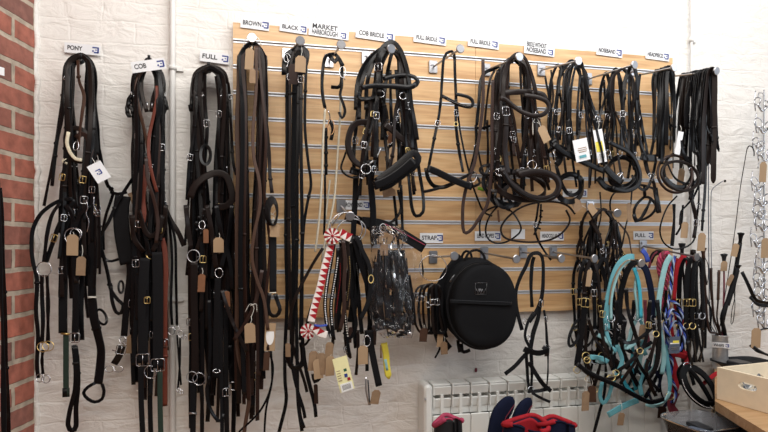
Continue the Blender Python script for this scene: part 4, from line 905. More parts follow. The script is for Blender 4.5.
# FULL BRIDLE hooks
T('full_bridle', 'single thin black bridle with shiny padded browband on the bare-ended hook', 'bridle', None, (452, 52, .2))
S('headpiece', '441,100 442,80 444,58 449,52 454,54 455,75 456,98', 13, t=4); S('browband', '442,96 450,100 460,105 470,107 473,103 470,98 461,95 455,94', 15, t=7, d=.23, mode='z'); beads('446,99 455,103 464,106 470,106', 1.5, 'steel', .245, 'crystal_line')
S('cheekpiece', '441,98 439,115 436,130 432,150 429,165', 13, bk=(.35,), kp=(.6,)); S('cheekpiece', '456,98 456,125 459,150 463,172', 14, bk=(.2,), kp=(.6,)); S('throatlash', '457,105 460,130 466,160 470,175', 9); S('throatlash', '439,115 434,140 430,160', 8)
S('noseband', '427,168 437,172 449,178 461,183 472,187', 28, t=9, d=.24, wob=0, phi=0); S('noseband', '426,168 428,178 434,186 444,187 456,182', 18, t=7, d=.2); S('noseband', '423,192 436,189 450,184 462,178 474,172', 13, d=.22, t=5); S('strap_end', '472,187 480,183 476,176', 13, t=5); R('bit_ring', 472, 177, 22, sx=.8, sy=1, rot=30); R('cheek_ring', 456, 124, 8, 'brass')
T('full_bridle', 'dark bridle partly hidden behind the brown ones, hung at the base of their hook', 'bridle', None, (492, 68, .1))
S('headpiece', '477,125 479,100 481,80 486,72 494,69 499,66', 16, t=4); S('headpiece', '484,130 487,100 490,80 495,70', 11, 'dark'); S('browband', '475,128 483,128 490,126 494,124', 13, t=6); S('cheekpiece', '476,125 476,145 471,168 468,180', 14, bk=(.4,)); S('cheekpiece', '487,120 488,150 487,180', 12, 'dark'); S('throatlash', '479,95 476,130 480,160 484,175', 9); S('rein', '470,178 478,200 484,212 492,216', 9)
T('snaffle_bit', 'bit with lime green rubber between the black bridle and the long brown rein', 'bit', None, (482, 188, .16)); S('rubber', '478,188 484,190', 15, 'blank' if 0 else 'lime' if 'lime' in M else 'green', t=10); R('bit_ring', 489, 178, 22, sx=.8)

# dark brown bridles
GD = 'dark brown bridles under BRIDLE WITHOUT NOSEBAND'
T('dressage_bridle', 'front dark brown bridle with a rolled curving browband loop on the right', 'bridle', GD, (518, 56, .25))
S('headpiece', '503,100 504,78 509,62 518,54 526,60 532,76 536,95', 20, 'dark', t=5); S('cheekpiece', '505,105 506,125 505,150 508,175', 24, 'dark', t=5, bk=(.1,), kp=(.3,), wob=3, phi=5); S('cheekpiece', '533,90 536,110 537,140 538,165', 19, 'dark', t=4, bk=(.35,))
S('browband', '500,98 506,100 512,105 522,112 534,116 544,114 549,107 546,101 536,97 524,95', 20, 'dark', t=10, d=.27, mode='z'); S('browband_back', '503,93 515,92 530,92 543,95 546,101', 24, 'dark', t=8, mode='z', d=.23)
S('noseband', '502,168 508,180 518,190 530,197 544,199 555,195 559,186 556,178 546,173 532,172 518,175', 27, 'dark', t=11, d=.26, mode='z'); S('noseband_pad', '516,173 532,172 548,176', 34, 'dark', t=8, d=.22, mode='z'); S('rolled_edge', '503,172 512,186 526,196 542,201 556,196', 9, 'black', d=.285, roll=True)
R('bit_ring', 532, 165, 17); W('tag_wire', '533,135 533,122 537,119 540,124', 2, 'string'); G(544, 134, 9.5, 17, -30, frm=(537, 122), d=.27, yaw=5)
S('rein', '483,60 483,100 480,130 475,160 467,185 463,205 463,228 466,233 472,229 478,220 487,205 490,185 492,160 492,120 493,80', 15, 'havana', t=5, d=.22, label='long brown rein loop', phi=0, wob=4)
bridle('second dark brown bridle on the same hook, close behind the front one', GD, 515, 58, .19, 15, 14, 492, 540, 168, (520, 186, 26, 13, 12), 'dark', 17, None, (('rein', '498,70 496,110 496,150 497,180', 16, 'dark'), ('throatlash', '520,60 522,100 528,140 530,168', 12, 'dark')))
bridle('dark bridle at the back of the brown cluster with black straps', GD, 512, 60, .13, 17, 18, 494, 548, 160, (505, 192, 18, 12, 25), 'black', 16, None, (('cheekpiece', '508,62 505,100 512,150', 20, 'dark'), ('cheekpiece', '522,62 528,110 524,160', 16, 'black'), ('strap', '500,175 506,195 515,206 520,200 518,186', 16, 'black')))
fan(14, 'bridle_strap', 'dark strap hanging among the brown bridles under BRIDLE WITHOUT NOSEBAND', 'strap', 'loose straps under BRIDLE WITHOUT NOSEBAND', (516, 59), 15, 90, (150, 205), (490, 552), (12, 18), ('dark', 'dark', 'black', 'havana'), (.1, .23), 43)
T('rein_coil', 'knot of black straps and bits gathered at the left of the brown nosebands', 'strap', None, (490, 180, .2))
L('coil', 492, 180, 9, 12, 13, 'black', rot=20, dr=.01); L('coil', 499, 182, 12, 9, 14, 'dark', rot=-20, dr=.02); L('coil', 506, 196, 11, 12, 15, 'black', rot=0, dr=.02); L('coil', 488, 170, 8, 5, 12, 'black', rot=0, dr=.02); S('strap', '495,160 500,175 512,185 516,200', 20, 'black', t=6); S('strap', '490,165 484,180 488,195 496,205', 14); R('bit_ring', 500, 172, 16); S('strap', '488,166 502,168 512,172', 24, 'black', t=6)
T('thin_rein', 'thin black rein looping low under the brown nosebands on the left', 'reins', None, (500, 205, .15)); S('rein', '480,236 480,222 485,212 494,207 502,206 512,212 519,222 521,230 516,236 506,242 495,243 487,237 486,226 491,214 500,204', 8, 'black', t=4, phi=0)
T('thin_rein', 'long slim dark brown rein drooping in a wide loop above the blank card', 'reins', None, (545, 205, .18)); S('rein', '575,214 568,206 556,202 540,202 522,207 508,217 501,228 504,237 516,241 534,242 552,239 564,231 570,220 566,210', 9, 'dark', t=5, phi=0, wob=5)
T('flash_strap', 'slim black laced strap dropping from the brown nosebands towards the hooks', 'strap', None, (538, 205, .14)); S('strap', '539,200 537,215 535,228 538,240 545,252 551,260', 10, t=4, bk=(.4,)); S('strap', '541,204 540,220 534,235', 9); 
for q in range(4): S('knob', f'{540-q*.8},{210+q*6} {543-q*.8},{211+q*6}', 8, t=6)
S('strap', '503,203 506,208 510,210', 16, t=5); S('strap', '498,210 499,222', 10, 'tan', d=.1)

# tagged nosebands cluster, disc 578
GN = 'nosebands and thin bridles on the middle-right hooks'
T('grackle_bridle', 'thin black bridle on the middle-right hook with a long crank noseband slanting down right', 'bridle', GN, (576, 61, .24))
S('headpiece', '568,120 568,95 570,75 574,63 578,60 582,64 585,80 590,98 596,115 597,118', 13, t=4); S('headpiece', '570,120 571,90 576,66 580,72 578,100 577,135', 12); S('cheekpiece', '568,118 569,140 568,160', 14, bk=(.3,)); S('cheekpiece', '597,116 597,135 600,152 602,165', 15, bk=(.1,)); S('throatlash', '582,75 585,105 590,128 589,133', 10)
S('noseband', '553,144 563,152 575,158 590,165 604,171', 24, t=11, d=.27, wob=0, phi=0); S('noseband', '604,166 613,176 622,183', 30, t=9, d=.27, phi=0, wob=0); S('noseband', '608,142 617,146 628,152 636,162 640,176 637,186 626,191 612,188', 19, t=10, d=.26, phi=0, wob=0, label='shiny rolled curve'); S('noseband', '636,165 638,178 630,188 618,190 606,187 598,178', 26, t=9, d=.24, phi=0, wob=0); R('ring', 620, 177, 16, sx=.8); W('bit', '616,182 623,172', 3)
S('strap', '553,140 558,148 560,160 556,165', 24, t=7); S('strap', '548,152 556,146 566,150', 22, t=7)
bridle('black bridle hanging behind the green-topped white ticket', GN, 572, 62, .18, 14, 10, 556, 576, 150, (570, 188, 13, 14, 30), 'black', 14, None, (('strap', '556,165 562,185 570,195 580,190 578,170', 18), ('rein', '560,70 556,100 553,130 555,150', 12), ('throatlash', '563,64 559,85 562,110 560,140', 10), ('strap', '545,76 551,110 550,140 554,160', 11)))
bridle('thin black bridle at the base of the middle-right hook', GN, 558, 66, .1, 8, 8, 552, 566, 150, None, 'black', 12, None, (('strap', '551,70 553,100 548,120 551,150', 9, 'dark'), ('rein', '567,68 563,110 566,150', 9, 'havana')))
T('swing_ticket', 'white ticket with a dark green top hanging between the black nosebands', 'tag', None, (580, 140, .27)); o, c, X, Z, Nn = G(581.5, 150, 17, 22, -14, 'paper', d=.275, plain=True, name='card', yaw=5); k_ = .0036
patch(o, c, X, Z, Nn, 0, 9, 17, 5, 'darkgreen', 'green_top'); patch(o, c, X, Z, Nn, 1, 2, 11, .8, 'fawn', 'print_line'); patch(o, c, X, Z, Nn, 1, 0, 12, .8, 'fawn', 'print_line'); patch(o, c, X, Z, Nn, 1, -2, 10, .8, 'fawn', 'print_line'); patch(o, c, X, Z, Nn, 0, -7, 9, 3, 'aqua', 'print_line')
T('swing_ticket', 'yellow and white ticket hanging right of the green-topped one', 'tag', None, (598, 130, .27)); o, c, X, Z, Nn = G(600, 146, 11, 33, -12, 'paper', d=.275, plain=True, name='card', yaw=5); patch(o, c, X, Z, Nn, -1, 5, 9, 22, 'yellow', 'yellow_panel'); patch(o, c, X, Z, Nn, 0, -11, 8, 6, 'white', 'barcode'); [patch(o, c, X, Z, Nn, -3 + i, -11, .4, 5, 'ink', 'barcode_bar', .0017) for i in range(7)]
S('strap', '594,118 597,132 602,152 604,166', 13, d=.29, t=4); W('string', '597,118 599,124 598,130', .9, 'string')

# NOSEBAND hook
bridle('black drop noseband nearest the disc of the NOSEBAND hook', GN, 633, 66, .25, 9, 5, 622, 634, 150, None, 'black', 15, None, (('strap', '624,90 623,120 625,140 630,160', 16), ('strap', '636,80 637,110 640,140 648,160', 13), ('strap', '629,72 629,110 633,150 636,165', 11)))
bridle('black noseband with long slim straps halfway along the NOSEBAND hook', GN, 616, 70, .17, 8, 6, 608, 620, 150, (622, 172, 14, 15, 0), 'black', 14, None, (('strap', '612,74 606,95 600,115 598,122', 11), ('strap', '618,74 622,110 630,150 634,170', 11), ('rein', '602,120 600,140 606,165', 12)))
bridle('black noseband at the wall end of the NOSEBAND hook', GN, 606, 74, .1, 6, 5, 602, 612, 155, None, 'black', 13, None, (('strap', '612,76 613,110 611,150', 11, 'dark'), ('strap', '604,80 606,120 610,160', 12)))
solo('leather_strap', 'narrow tan-brown strap peeping between black ones by the NOSEBAND hook disc', 'strap', None, '630,100 629,85 630,74 634,72 638,78', 9, 'brown', .12)
T('cavesson_noseband', 'black noseband with a broad band and long straps forming a V right of the disc', 'noseband', None, (650, 80, .2)); S('strap', '640,74 638,95 640,115 645,140 648,158', 14, kp=(.4,)); S('strap', '665,74 660,110 655,135 650,158', 14, t=4); S('band', '641,156 648,158 656,158', 32, t=8, wob=0, phi=0, d=.22); S('strap', '645,160 648,172 654,184 658,212', 20, 'dark', t=5, bk=(.3,)); S('strap', '656,160 652,178 645,190 636,184 632,175', 14); R('bit_ring', 653, 177, 15, sx=.8); S('strap_end', '655,188 657,200 659,213', 24, t=6)
T('headcollar_noseband', 'black strap bent into a diamond shape below the nosebands, above the FULL sign', 'noseband', None, (645, 195, .16)); S('strap', '644,197 637,204 634,212 637,220 644,219 652,214 656,206 650,198 645,197', 13, t=6); S('strap', '644,186 645,197', 18, t=6); S('strap', '651,199 647,208 641,218 636,221 634,214', 18, 'black', t=6, d=.18); S('strap', '636,184 646,186 655,189', 12, 'dark')
fan(8, 'bridle_strap', 'thin black strap among the nosebands on the middle-right hooks', 'strap', 'loose straps on the middle-right hooks', (576, 64), 13, 90, (140, 190), (552, 602), (8, 13), ('black', 'black', 'dark'), (.08, .22), 47)
fan(8, 'bridle_strap', 'thin black strap hanging from the NOSEBAND hook', 'strap', 'loose straps on the NOSEBAND hook', (622, 70), 14, 95, (140, 185), (602, 650), (9, 14), ('black', 'black', 'dark'), (.08, .22), 48)
G(626, 192, 12, 11, 5, 'fawn', d=.15, name='price_tag') if 0 else None

# HEADPIECE hooks
def ribbons(n, lab, grp, u0, v0, d0, u1, v1, d1, yb, spread, seed, w=(17, 24), name='headpiece', mats=('black', 'black', 'dark')):
    """flat straps folded over an arm running from (u0,v0,d0) to (u1,v1,d1)"""
    r = random.Random(seed)
    for i in range(n):
        f = (i + .5) / n; a, b = P(u0, v0, d0), P(u1, v1, d1); hu = u0 + (u1 - u0) * f; hv = v0 + (v1 - v0) * f; dd = d0 + (d1 - d0) * f
        x1 = hu - spread * r.uniform(.3, 1); x2 = hu + spread * r.uniform(.1, .9); y1, y2 = r.uniform(*yb), r.uniform(*yb)
        s = f'{x1:.1f},{y1:.1f},{dd+.01:.3f} {x1+.5:.1f},{(y1+hv)/2:.1f},{dd+.01:.3f} {hu-4:.1f},{hv+10:.1f},{dd:.3f} {hu-2:.1f},{hv:.1f},{dd:.3f} {hu+1:.1f},{hv-2:.1f},{dd:.3f} {hu+3.5:.1f},{hv+6:.1f},{dd:.3f} {x2:.1f},{(y2+hv)/2:.1f},{dd-.01:.3f} {x2+r.uniform(-2,2):.1f},{y2:.1f},{dd-.01:.3f}'
        solo(name, lab, 'strap', grp, s, r.uniform(*w), mats[r.randrange(len(mats))], dd, phi=r.uniform(-35, 35), wob=20, t=3, tip=True, kp=(r.uniform(.75, .9),))
ribbons(7, 'flat black headpiece strap on the hook at the right edge of the board', 'headpieces under the HEADPIECE sign', 656, 73, .14, 672, 68, .25, (130, 165), 7, 51, (14, 20))
ribbons(16, 'flat black leather strap on the long hook right of the board', 'headpieces on the long outer hook', 682, 77, .08, 712, 71, .27, (110, 190), 10, 52, (17, 25))
for i, (a, b, lb) in enumerate([('709,75 711,100 712,120 714,148 716,150', 16, 'long black strap end curling at the tip, far right of the outer hook'), ('714,76 716,110 717,140 719,152', 12, 'rightmost slim black strap on the outer hook'), ('703,78 704,110 707,128 712,137 716,141', 9, 'thin black strap hooking right below the flat headpieces')]):
    solo('headpiece', lb, 'strap', None, a, b, 'black', .25, kp=(.8,), tip=True)
solo('leather_strap', 'long black strap with frayed keeper dropping lowest from the outer hook', 'strap', None, '705,75 706,110 706,150 705,190 703,215 702,231', 15, 'black', .2, kp=(.85, .92), wob=5)
solo('leather_strap', 'black strap left of the lowest one ending in a buckle above the pale tags', 'strap', None, '690,80 694,120 698,160 699,195 697,216', 12, 'black', .18, kp=(.9,), bk=(.92,))
solo('leather_strap', 'slim dark strap sloping down from the coiled noseband to the lower tags', 'strap', None, '697,165 700,180 694,196 686,206 681,212 680,225', 11, 'black', .17, kp=(.5,))
T('price_label', 'tall blank white ticket hanging beside the coiled black noseband', 'tag', None, (680, 135, .22)); G(679, 143, 6.5, 23, 9, 'paper', frm=(680, 125), plain=True, yaw=4)
T('rolled_noseband', 'dark brown rolled noseband coiled in a circle at the right edge of the board', 'noseband', None, (680, 158, .23))
L('coil', 675, 174, 17, 19, 13, 'havana', dr=.02, rot=-25, roll=True); L('coil', 680, 176, 19, 14, 15, 'dark', dr=.02, rot=20, roll=True, d=.25); L('coil', 678, 170, 14, 17, 12, 'black', dr=.02, rot=0, roll=True, d=.21)
S('strap', '681,140 684,155 690,168 693,185 690,200', 17, 'black', t=5, bk=(.5,)); S('strap', '666,160 675,178 688,184 697,180 700,165 696,150', 13, 'black', t=5); S('strap', '690,190 693,205 696,220 694,238', 18, 'dark', t=5, bk=(.7,)); S('pad', '664,178 674,187 686,188', 26, 'black', t=8, d=.24, phi=0)
T('flash_strap', 'long thin black cord loop hanging beside the FULL sign', 'strap', None, (676, 196, .2)); S('cord', '677,196 668,206 662,220 660,232 664,243 674,249 686,247 694,240 695,228', 8, roll=True); S('strap', '674,204 674,222 672,246', 18, 'soft', t=4); S('strap', '683,205 681,225 676,235', 10)
T('price_label', 'pale brown card tag hanging below the coiled noseband', 'tag', 'loose tags at the right edge of the board', (684, 215, .2)); G(684.5, 230, 8.5, 16, 2, frm=(685, 212), yaw=4)
T('price_label', 'second pale brown card tag, lower and right of the first', 'tag', 'loose tags at the right edge of the board', (702, 225, .19)); G(701.5, 242, 9.5, 18, 2, frm=(702, 231), yaw=4)
T('price_label', 'dark brown card tag hanging inside the coiled noseband', 'tag', 'loose tags at the right edge of the board', (683, 165, .18)); G(681, 177, 9, 17, 4, 'fawn', frm=(683, 160))

# =====================  SMALL STRAP HOOK (617,213)  =====================
fan(16, 'spare_strap', 'short black leather strap on the middle hook under the slanting noseband', 'strap', 'short straps on the middle hook', (603, 210), 13, 222, (250, 300), (580, 630), (8, 14), ('black', 'black', 'dark'), (.08, .22), 61)
fan(5, 'spare_strap', 'thin black strap on the left of the middle hook', 'strap', 'short straps at the base of the middle hook', (588, 212), 8, 222, (245, 275), (576, 594), (7, 10), ('black', 'dark'), (.06, .12), 62)
T('keyring_tag', 'pale triangular card tag on top of the middle hook straps', 'tag', None, (585, 207, .2)); G(577, 205, 13, 9, 70, 'fawn', frm=(588, 210)); G(592, 209, 8, 12, -40, frm=(592, 204)); G(629, 212, 5, 18, -6, 'fawn', frm=(630, 200))
solo('thin_strap', 'thin black strap running past the right of the middle hook disc', 'strap', None, '632,190 630,210 626,225 622,245 616,262', 8, 'black', .2)
solo('thin_strap', 'curved black strap arching over from the slanting noseband to the middle hook', 'strap', None, '618,190 612,196 610,206 612,222 606,240 604,262', 8, 'black', .18)
solo('thin_strap', 'brown strap hanging straight down left of the light blue head collar', 'strap', None, '618,222 628,235 631,250 634,262 638,290', 9, 'brown', .09)
solo('thin_strap', 'black strap between the two pale tags reaching down to the lower hooks', 'strap', None, '600,192 601,215 597,235 599,250', 9, 'black', .16)

# =====================  HEAD COLLARS  =====================
def head_collar(label, u, v, d, wl, wr, ch, m, grp, w=20, hw='brass', nb=None, lean=0, t=4):
    """crown strap over hook, cheek straps, square rings, noseband and throat strap"""
    T('head_collar', label, 'head collar', grp, (u, v, d)); yb = v + ch
    lx, rx = u - wl + lean, u + wr + lean
    S('crown_strap', f'{u-wl},{v+ch*.45} {u-wl*.85},{v+ch*.2} {u-wl*.3},{v+1} {u},{v-1} {u+wr*.3},{v+1} {u+wr*.85},{v+ch*.2} {u+wr},{v+ch*.45}', w, m, t=t, kp=(.12,), phi=10)
    S('cheek_strap', f'{u-wl},{v+ch*.43} {u-wl+lean*.5},{v+ch*.7} {lx},{yb}', w, m, t=t, bk=(.12,), bm=hw); S('cheek_strap', f'{u+wr},{v+ch*.43} {u+wr+lean*.5},{v+ch*.7} {rx},{yb}', w, m, t=t, bk=(.15,), bm=hw, d=d - .03)
    R('square_ring', lx, yb + 3, 15, hw); R('square_ring', rx, yb + 3, 15, hw, d=d - .03)
    nb = nb or ((lx + rx) / 2, yb + 12, (rx - lx) / 2 + 4, 11, 15)
    L('noseband', nb[0], nb[1], nb[2], nb[3], w, m, dr=.05, mode='z', t=t + 1, rot=nb[4]); S('throat_strap', f'{lx},{yb+4} {(lx+rx)/2-4},{yb+20} {(lx+rx)/2},{yb+34}', w * .9, m, t=t); S('throat_strap', f'{rx},{yb+4} {(lx+rx)/2+4},{yb+20} {(lx+rx)/2},{yb+34}', w * .9, m, t=t, d=d - .02); R('chin_ring', (lx + rx) / 2, yb + 37, 14, hw)
T('head_collar', 'black webbing foal head collar hanging alone right of the round bag', 'head collar', None, (533, 254, .17))
S('crown_strap', '522,330 517,310 516,292 520,278 526,266 530,256 535,253 540,254 543,262 543,285 541,300 536,312 529,322', 18, 'soft', t=5); S('crown_strap', '532,307 531,285 532,265 534,257', 17, 'soft', t=5, d=.15)
S('cheek_strap', '541,300 538,318 533,334 530,352', 21, 'soft', t=5, bk=(.1,)); S('strap', '534,312 528,322 525,336 529,346 532,352', 13, 'soft', d=.19); S('strap', '544,310 546,325 547,342 548,352', 14, 'soft', bk=(.2,)); R('ring', 526, 322, 12); R('ring', 547, 348, 12); R('ring', 528, 338, 9)
S('strap', '532,348 524,356 515,366 505,374', 18, 'soft', t=4, d=.19, wob=0, label='loose webbing end'); S('noseband', '524,349 532,352 540,353 549,350', 25, 'soft', t=5, d=.2); S('strap', '526,352 527,366 528,382 530,393', 15, 'soft'); S('strap', '531,352 532,372 531,392', 17, 'soft', d=.15); S('strap', '529,362 536,374 543,384 551,391', 20, 'soft', d=.19); S('strap', '548,352 548,370 547,385', 8, 'soft'); S('noseband', '528,391 538,391 550,388', 17, 'soft', d=.18); S('strap_tail', '532,393 541,398 550,402', 13, 'soft', d=.2); R('ring', 531, 389, 11); S('slide', '543,347 548,350', 20, 'plastic', t=8, d=.19); G(547, 352, 5, 9, 0, 'havana', d=.16)

GH = 'dark leather head collars on the lower hook'
head_collar('dark brown leather head collar with brass fittings at the front of the lower left cluster', 592, 261, .24, 8, 8, 92, 'dark', GH, 19, 'brass', (600, 366, 22, 12, 20), 2)
head_collar('black leather head collar behind the dark brown one', 585, 262, .17, 6, 14, 80, 'black', GH, 18, 'brass', (597, 345, 20, 16, 30), 0)
head_collar('narrow black leather head collar nearest the wall on that hook', 578, 262, .11, 5, 9, 62, 'black', GH, 15, 'brass', None, 2)
head_collar('wide black leather head collar with steel fittings, hanging nearest the light blue one', 604, 260, .20, 10, 6, 70, 'soft', GH, 19, 'steel', (604, 345, 12, 18, 10), 1)
T('head_collar', 'big black leather head collar whose noseband sweeps low across the light blue ones', 'head collar', None, (600, 300, .27))
S('cheek_strap', '586,297 583,320 580,345 577,366', 26, 'black', t=5, bk=(.1,), bm='brass'); S('cheek_strap', '604,300 601,325 606,350 612,368', 18, 'dark', bk=(.2,), bm='brass'); L('side_loop', 575, 333, 4.5, 14, 13, 'soft', dr=.01, rot=20)
S('noseband', '577,364 588,372 602,379 618,386 634,395 650,402 664,399', 21, 'black', t=7, d=.29, wob=0, phi=0); R('square_ring', 611, 378, 15, 'brass', sx=1.1, sy=.8, label='brass square ring'); R('square_ring', 577, 370, 13, 'brass'); R('ring', 587, 360, 12, 'brass'); S('crown_strap', '657,300 659,320 659,345 656,366 648,380', 22, 'black', t=6); S('strap', '606,373 604,395 600,410 596,425 592,440', 14, 'black', d=.2); S('strap', '640,340 636,360 628,372 620,384', 17, 'dark'); S('strap', '625,320 622,345 630,370 638,386', 20, 'black', d=.22); S('strap', '617,300 615,330 612,355 613,370', 24, 'black', d=.25, t=5)
G(589, 278, 7, 17, 4, frm=(590, 268)); G(585.5, 401, 8.5, 20, 0, 'fawn', frm=(586, 378), yaw=4); G(592, 394, 8, 17, -3, 'brown', frm=(591, 378)); G(621, 419, 7, 13, 5, 'fawn', frm=(620, 400)); R('white_loop', 586, 379, 8, 'string')

GA = 'light blue head collars'
T('head_collar', 'front light blue padded head collar hanging on the lower middle-right hook', 'head collar', GA, (630, 258, .25))
S('crown_strap', '607,330 606,310 610,290 614,275 620,263 628,257 634,257', 26, 'aqua', t=6, wob=0, phi=12, d=.25); S('crown_lining', '611,320 611,300 615,282 621,268 630,260', 13, 'paleaqua', t=8, wob=0, d=.258, label='paler blue stitched centre'); S('crown_edge', '609,305 612,285 618,270 626,261 634,260', 4, 'fawn', t=6, d=.268, phi=0, wob=0)
S('cheek_strap', '607,318 606,330 610,342 616,352', 20, 'aqua', t=5, bk=(.3,)); R('square_ring', 611, 318, 15, 'chrome'); S('noseband', '598,335 606,340 612,348 610,358 602,362 596,360', 18, 'paleaqua', t=5); S('noseband', '590,357 600,358 608,362', 22, 'aqua', t=5, d=.27); R('ring', 595, 361, 13); S('throat_strap', '617,345 622,360 618,372 612,385 608,398 603,403 600,396 602,382', 19, 'aqua', t=5); S('strap', '608,415 618,409 628,404 638,400', 26, 'aqua', t=5, d=.27, phi=0, wob=0)
T('head_collar', 'turquoise head collar with silver-grey lining just right of the disc', 'head collar', GA, (640, 264, .22))
S('crown_strap', '634,268 638,280 640,295 641,318', 18, 'turq', t=6, wob=0, phi=0, d=.25); S('crown_lining', '637,272 635,290 637,305 638,320', 13, 'paleaqua', t=7, wob=0, phi=0, d=.24, label='pale lining'); R('dee', 637, 318, 13); S('noseband', '638,318 632,328 629,340 625,348 634,344 642,338', 20, 'paleaqua', t=5); S('noseband', '640,318 644,330 642,345 646,355', 19, 'aqua', t=5); S('strap', '648,360 644,372 640,385 642,396', 22, 'aqua', t=6); S('strap', '633,345 632,370 636,390', 16, 'turq', d=.2); R('square_ring', 640, 350, 14)
T('head_collar', 'pale blue leather-look head collar with punched holes and brass buckle', 'head collar', GA, (668, 256, .24))
S('crown_strap', '671,256 666,264 662,280 659,300 658,316', 26, 'paleaqua', t=6, wob=0, phi=0); R('buckle_frame', 660.5, 317, 17, 'brass', sx=.9, sy=1.4, label='brass buckle'); beads('668,270 664,285 661,300', 1.6, 'brass', .248, 'eyelet_row', 5)
S('cheek_strap', '659,322 662,340 664,356 662,374', 22, 'paleaqua', t=6, phi=0); S('cheek_strap', '666,345 668,365 670,385 668,398', 21, 'aqua', t=5); S('noseband', '670,392 664,402 654,406 646,404', 19, 'paleaqua', t=5, d=.26); R('ring', 670, 396, 16, 'brass'); S('throat_strap', '650,345 642,352 640,366 646,374 654,366 656,354', 20, 'paleaqua', d=.2); S('throat_strap', '622,376 628,388 640,398 652,402', 18, 'turq', d=.2)
T('head_collar', 'black padded head collar hung between the two light blue ones', 'head collar', 'dark head collars on the lower right hooks', (628, 262, .2))
S('crown_strap', '619,325 620,300 624,280 630,266 637,262 641,266', 26, 'bag', t=8, wob=0, phi=5); R('ring', 620, 327, 15); S('cheek_strap', '619,328 616,345 612,362', 21, 'soft', t=6); S('noseband', '621,345 632,352 642,348 652,342', 18, 'soft', t=5)
T('head_collar', 'dark navy head collar close to the blue lead rope', 'head collar', 'dark head collars on the lower right hooks', (648, 258, .2))
S('crown_strap', '641,264 646,270 650,285 652,300 653,318', 30, 'navy', t=8, wob=0, phi=0); S('lining', '642,250 646,255 648,262', 24, 'blue', t=6); S('cheek_strap', '652,318 656,335 658,350 655,368', 20, 'soft', t=6, bk=(.2,)); R('ring', 654, 318, 14, 'steel'); S('noseband', '640,375 650,368 660,378 656,392', 20, 'navy')
T('head_collar', 'charcoal and red lined head collar behind the navy one', 'head collar', 'dark head collars on the lower right hooks', (656, 252, .12))
S('crown_strap', '650,262 654,254 660,253 664,262 665,290 664,320', 24, 'slate' if 0 else 'soft', t=7); S('red_lining', '649,268 652,257 657,252', 16, 'maroon', t=7); S('cheek_strap', '664,318 668,345 672,370', 18, 'soft')
def twist(name, pts, d, r, cols, turns=110, m3=True, pr=1.0):
    ps = smooth(PP(pts, d), .004); fr = frames(ps); mb = MB(); n = len(ps); acc = 0; k = len(cols)
    for j in range(k):
        q = []; acc = 0
        for i in range(n):
            if i: acc += (ps[i] - ps[i - 1]).length
            a = acc * turns + 6.2832 * j / k; q.append(ps[i] + (fr[i][0] * math.cos(a) + fr[i][1] * math.sin(a)) * r * .55 / 1000 * pr)
        mb.sweep(q, circ(r * .55 / 1000, 6), frames(q), mi=j)
    return mb.build(name, list(cols), Cur.root, Cur.org)
T('lead_rope', 'red and black flecked lead rope hanging from the lower right hook', 'rope', 'lead ropes on the lower right hook', (664, 252, .2))
twist('rope', '662,280 659,268 660,258 664,253 668,254 669,262 667,275 665,290', .2, 10, ('pink', 'maroon', 'pink')); twist('rope', '664,256 661,275 662,295 660,310', .16, 10, ('pink', 'maroon', 'pink'))
T('lead_rope', 'blue and white braided lead rope coiled in a knot beside the pale blue head collar', 'rope', 'lead ropes on the lower right hook', (673, 252, .24))
BW = ('blue', 'navy', 'steelblue')
twist('rope', '675,256 672,270 671,285 669,300 666,315 664,330', .25, 6.5, BW); twist('rope', '666,318 672,310 679,318 681,330 676,340 668,335 665,322', .27, 6.5, BW); twist('rope', '668,330 675,322 684,330 683,345 676,352 670,346 668,334', .25, 6.5, BW)
twist('rope', '672,315 667,330 668,350 672,362 670,378', .23, 6.5, BW); twist('rope', '679,330 673,342 667,355 666,370 672,380 676,392 672,403', .22, 6.5, BW); twist('rope', '670,300 678,305 682,315 680,325', .26, 6, BW)
solo('head_collar_strap', 'bright red webbing strap right of the blue lead rope', 'strap', None, '674,300 676,275 679,262 684,256 687,262 687,290 684,320 682,335', 18, 'red', .2, phi=10, wob=0, t=5)
solo('red_strap', 'red webbing hanging just left of the outer black head collars', 'strap', None, '677,258 675,280 675,310 678,330', 16, 'red', .16, wob=0)
T('fleece_pad', 'crumpled red fleece band below the navy product card', 'head collar', None, (674, 352, .2)); S('band', '668,352 673,365 676,380 672,395', 44, 'red', t=16, wob=0, phi=10); S('band', '676,392 671,405 676,414', 36, 'maroon', t=14); S('end', '682,352 688,357 684,366', 26, 'red', t=12); S('chin', '667,356 676,354 686,357', 26, 'red', t=12, d=.22)
T('product_card', 'navy card with a white panel and yellow patch on the blue lead rope', 'tag', None, (675, 340, .27)); o, c, X, Z, Nn = G(674.5, 345, 13, 17, 0, 'slate', d=.28, plain=True, name='card', yaw=3); k_ = .0036; patch(o, c, X, Z, Nn, 0, 4.5, 12, 6.5, 'white', 'white_panel'); patch(o, c, X, Z, Nn, 1.5, 3.8, 8, 3.2, 'yellow', 'yellow_patch', .0018); patch(o, c, X, Z, Nn, 0, -2.5, 10, .7, 'steel', 'print_line'); patch(o, c, X, Z, Nn, 0, -4.5, 9, .7, 'steel', 'print_line')
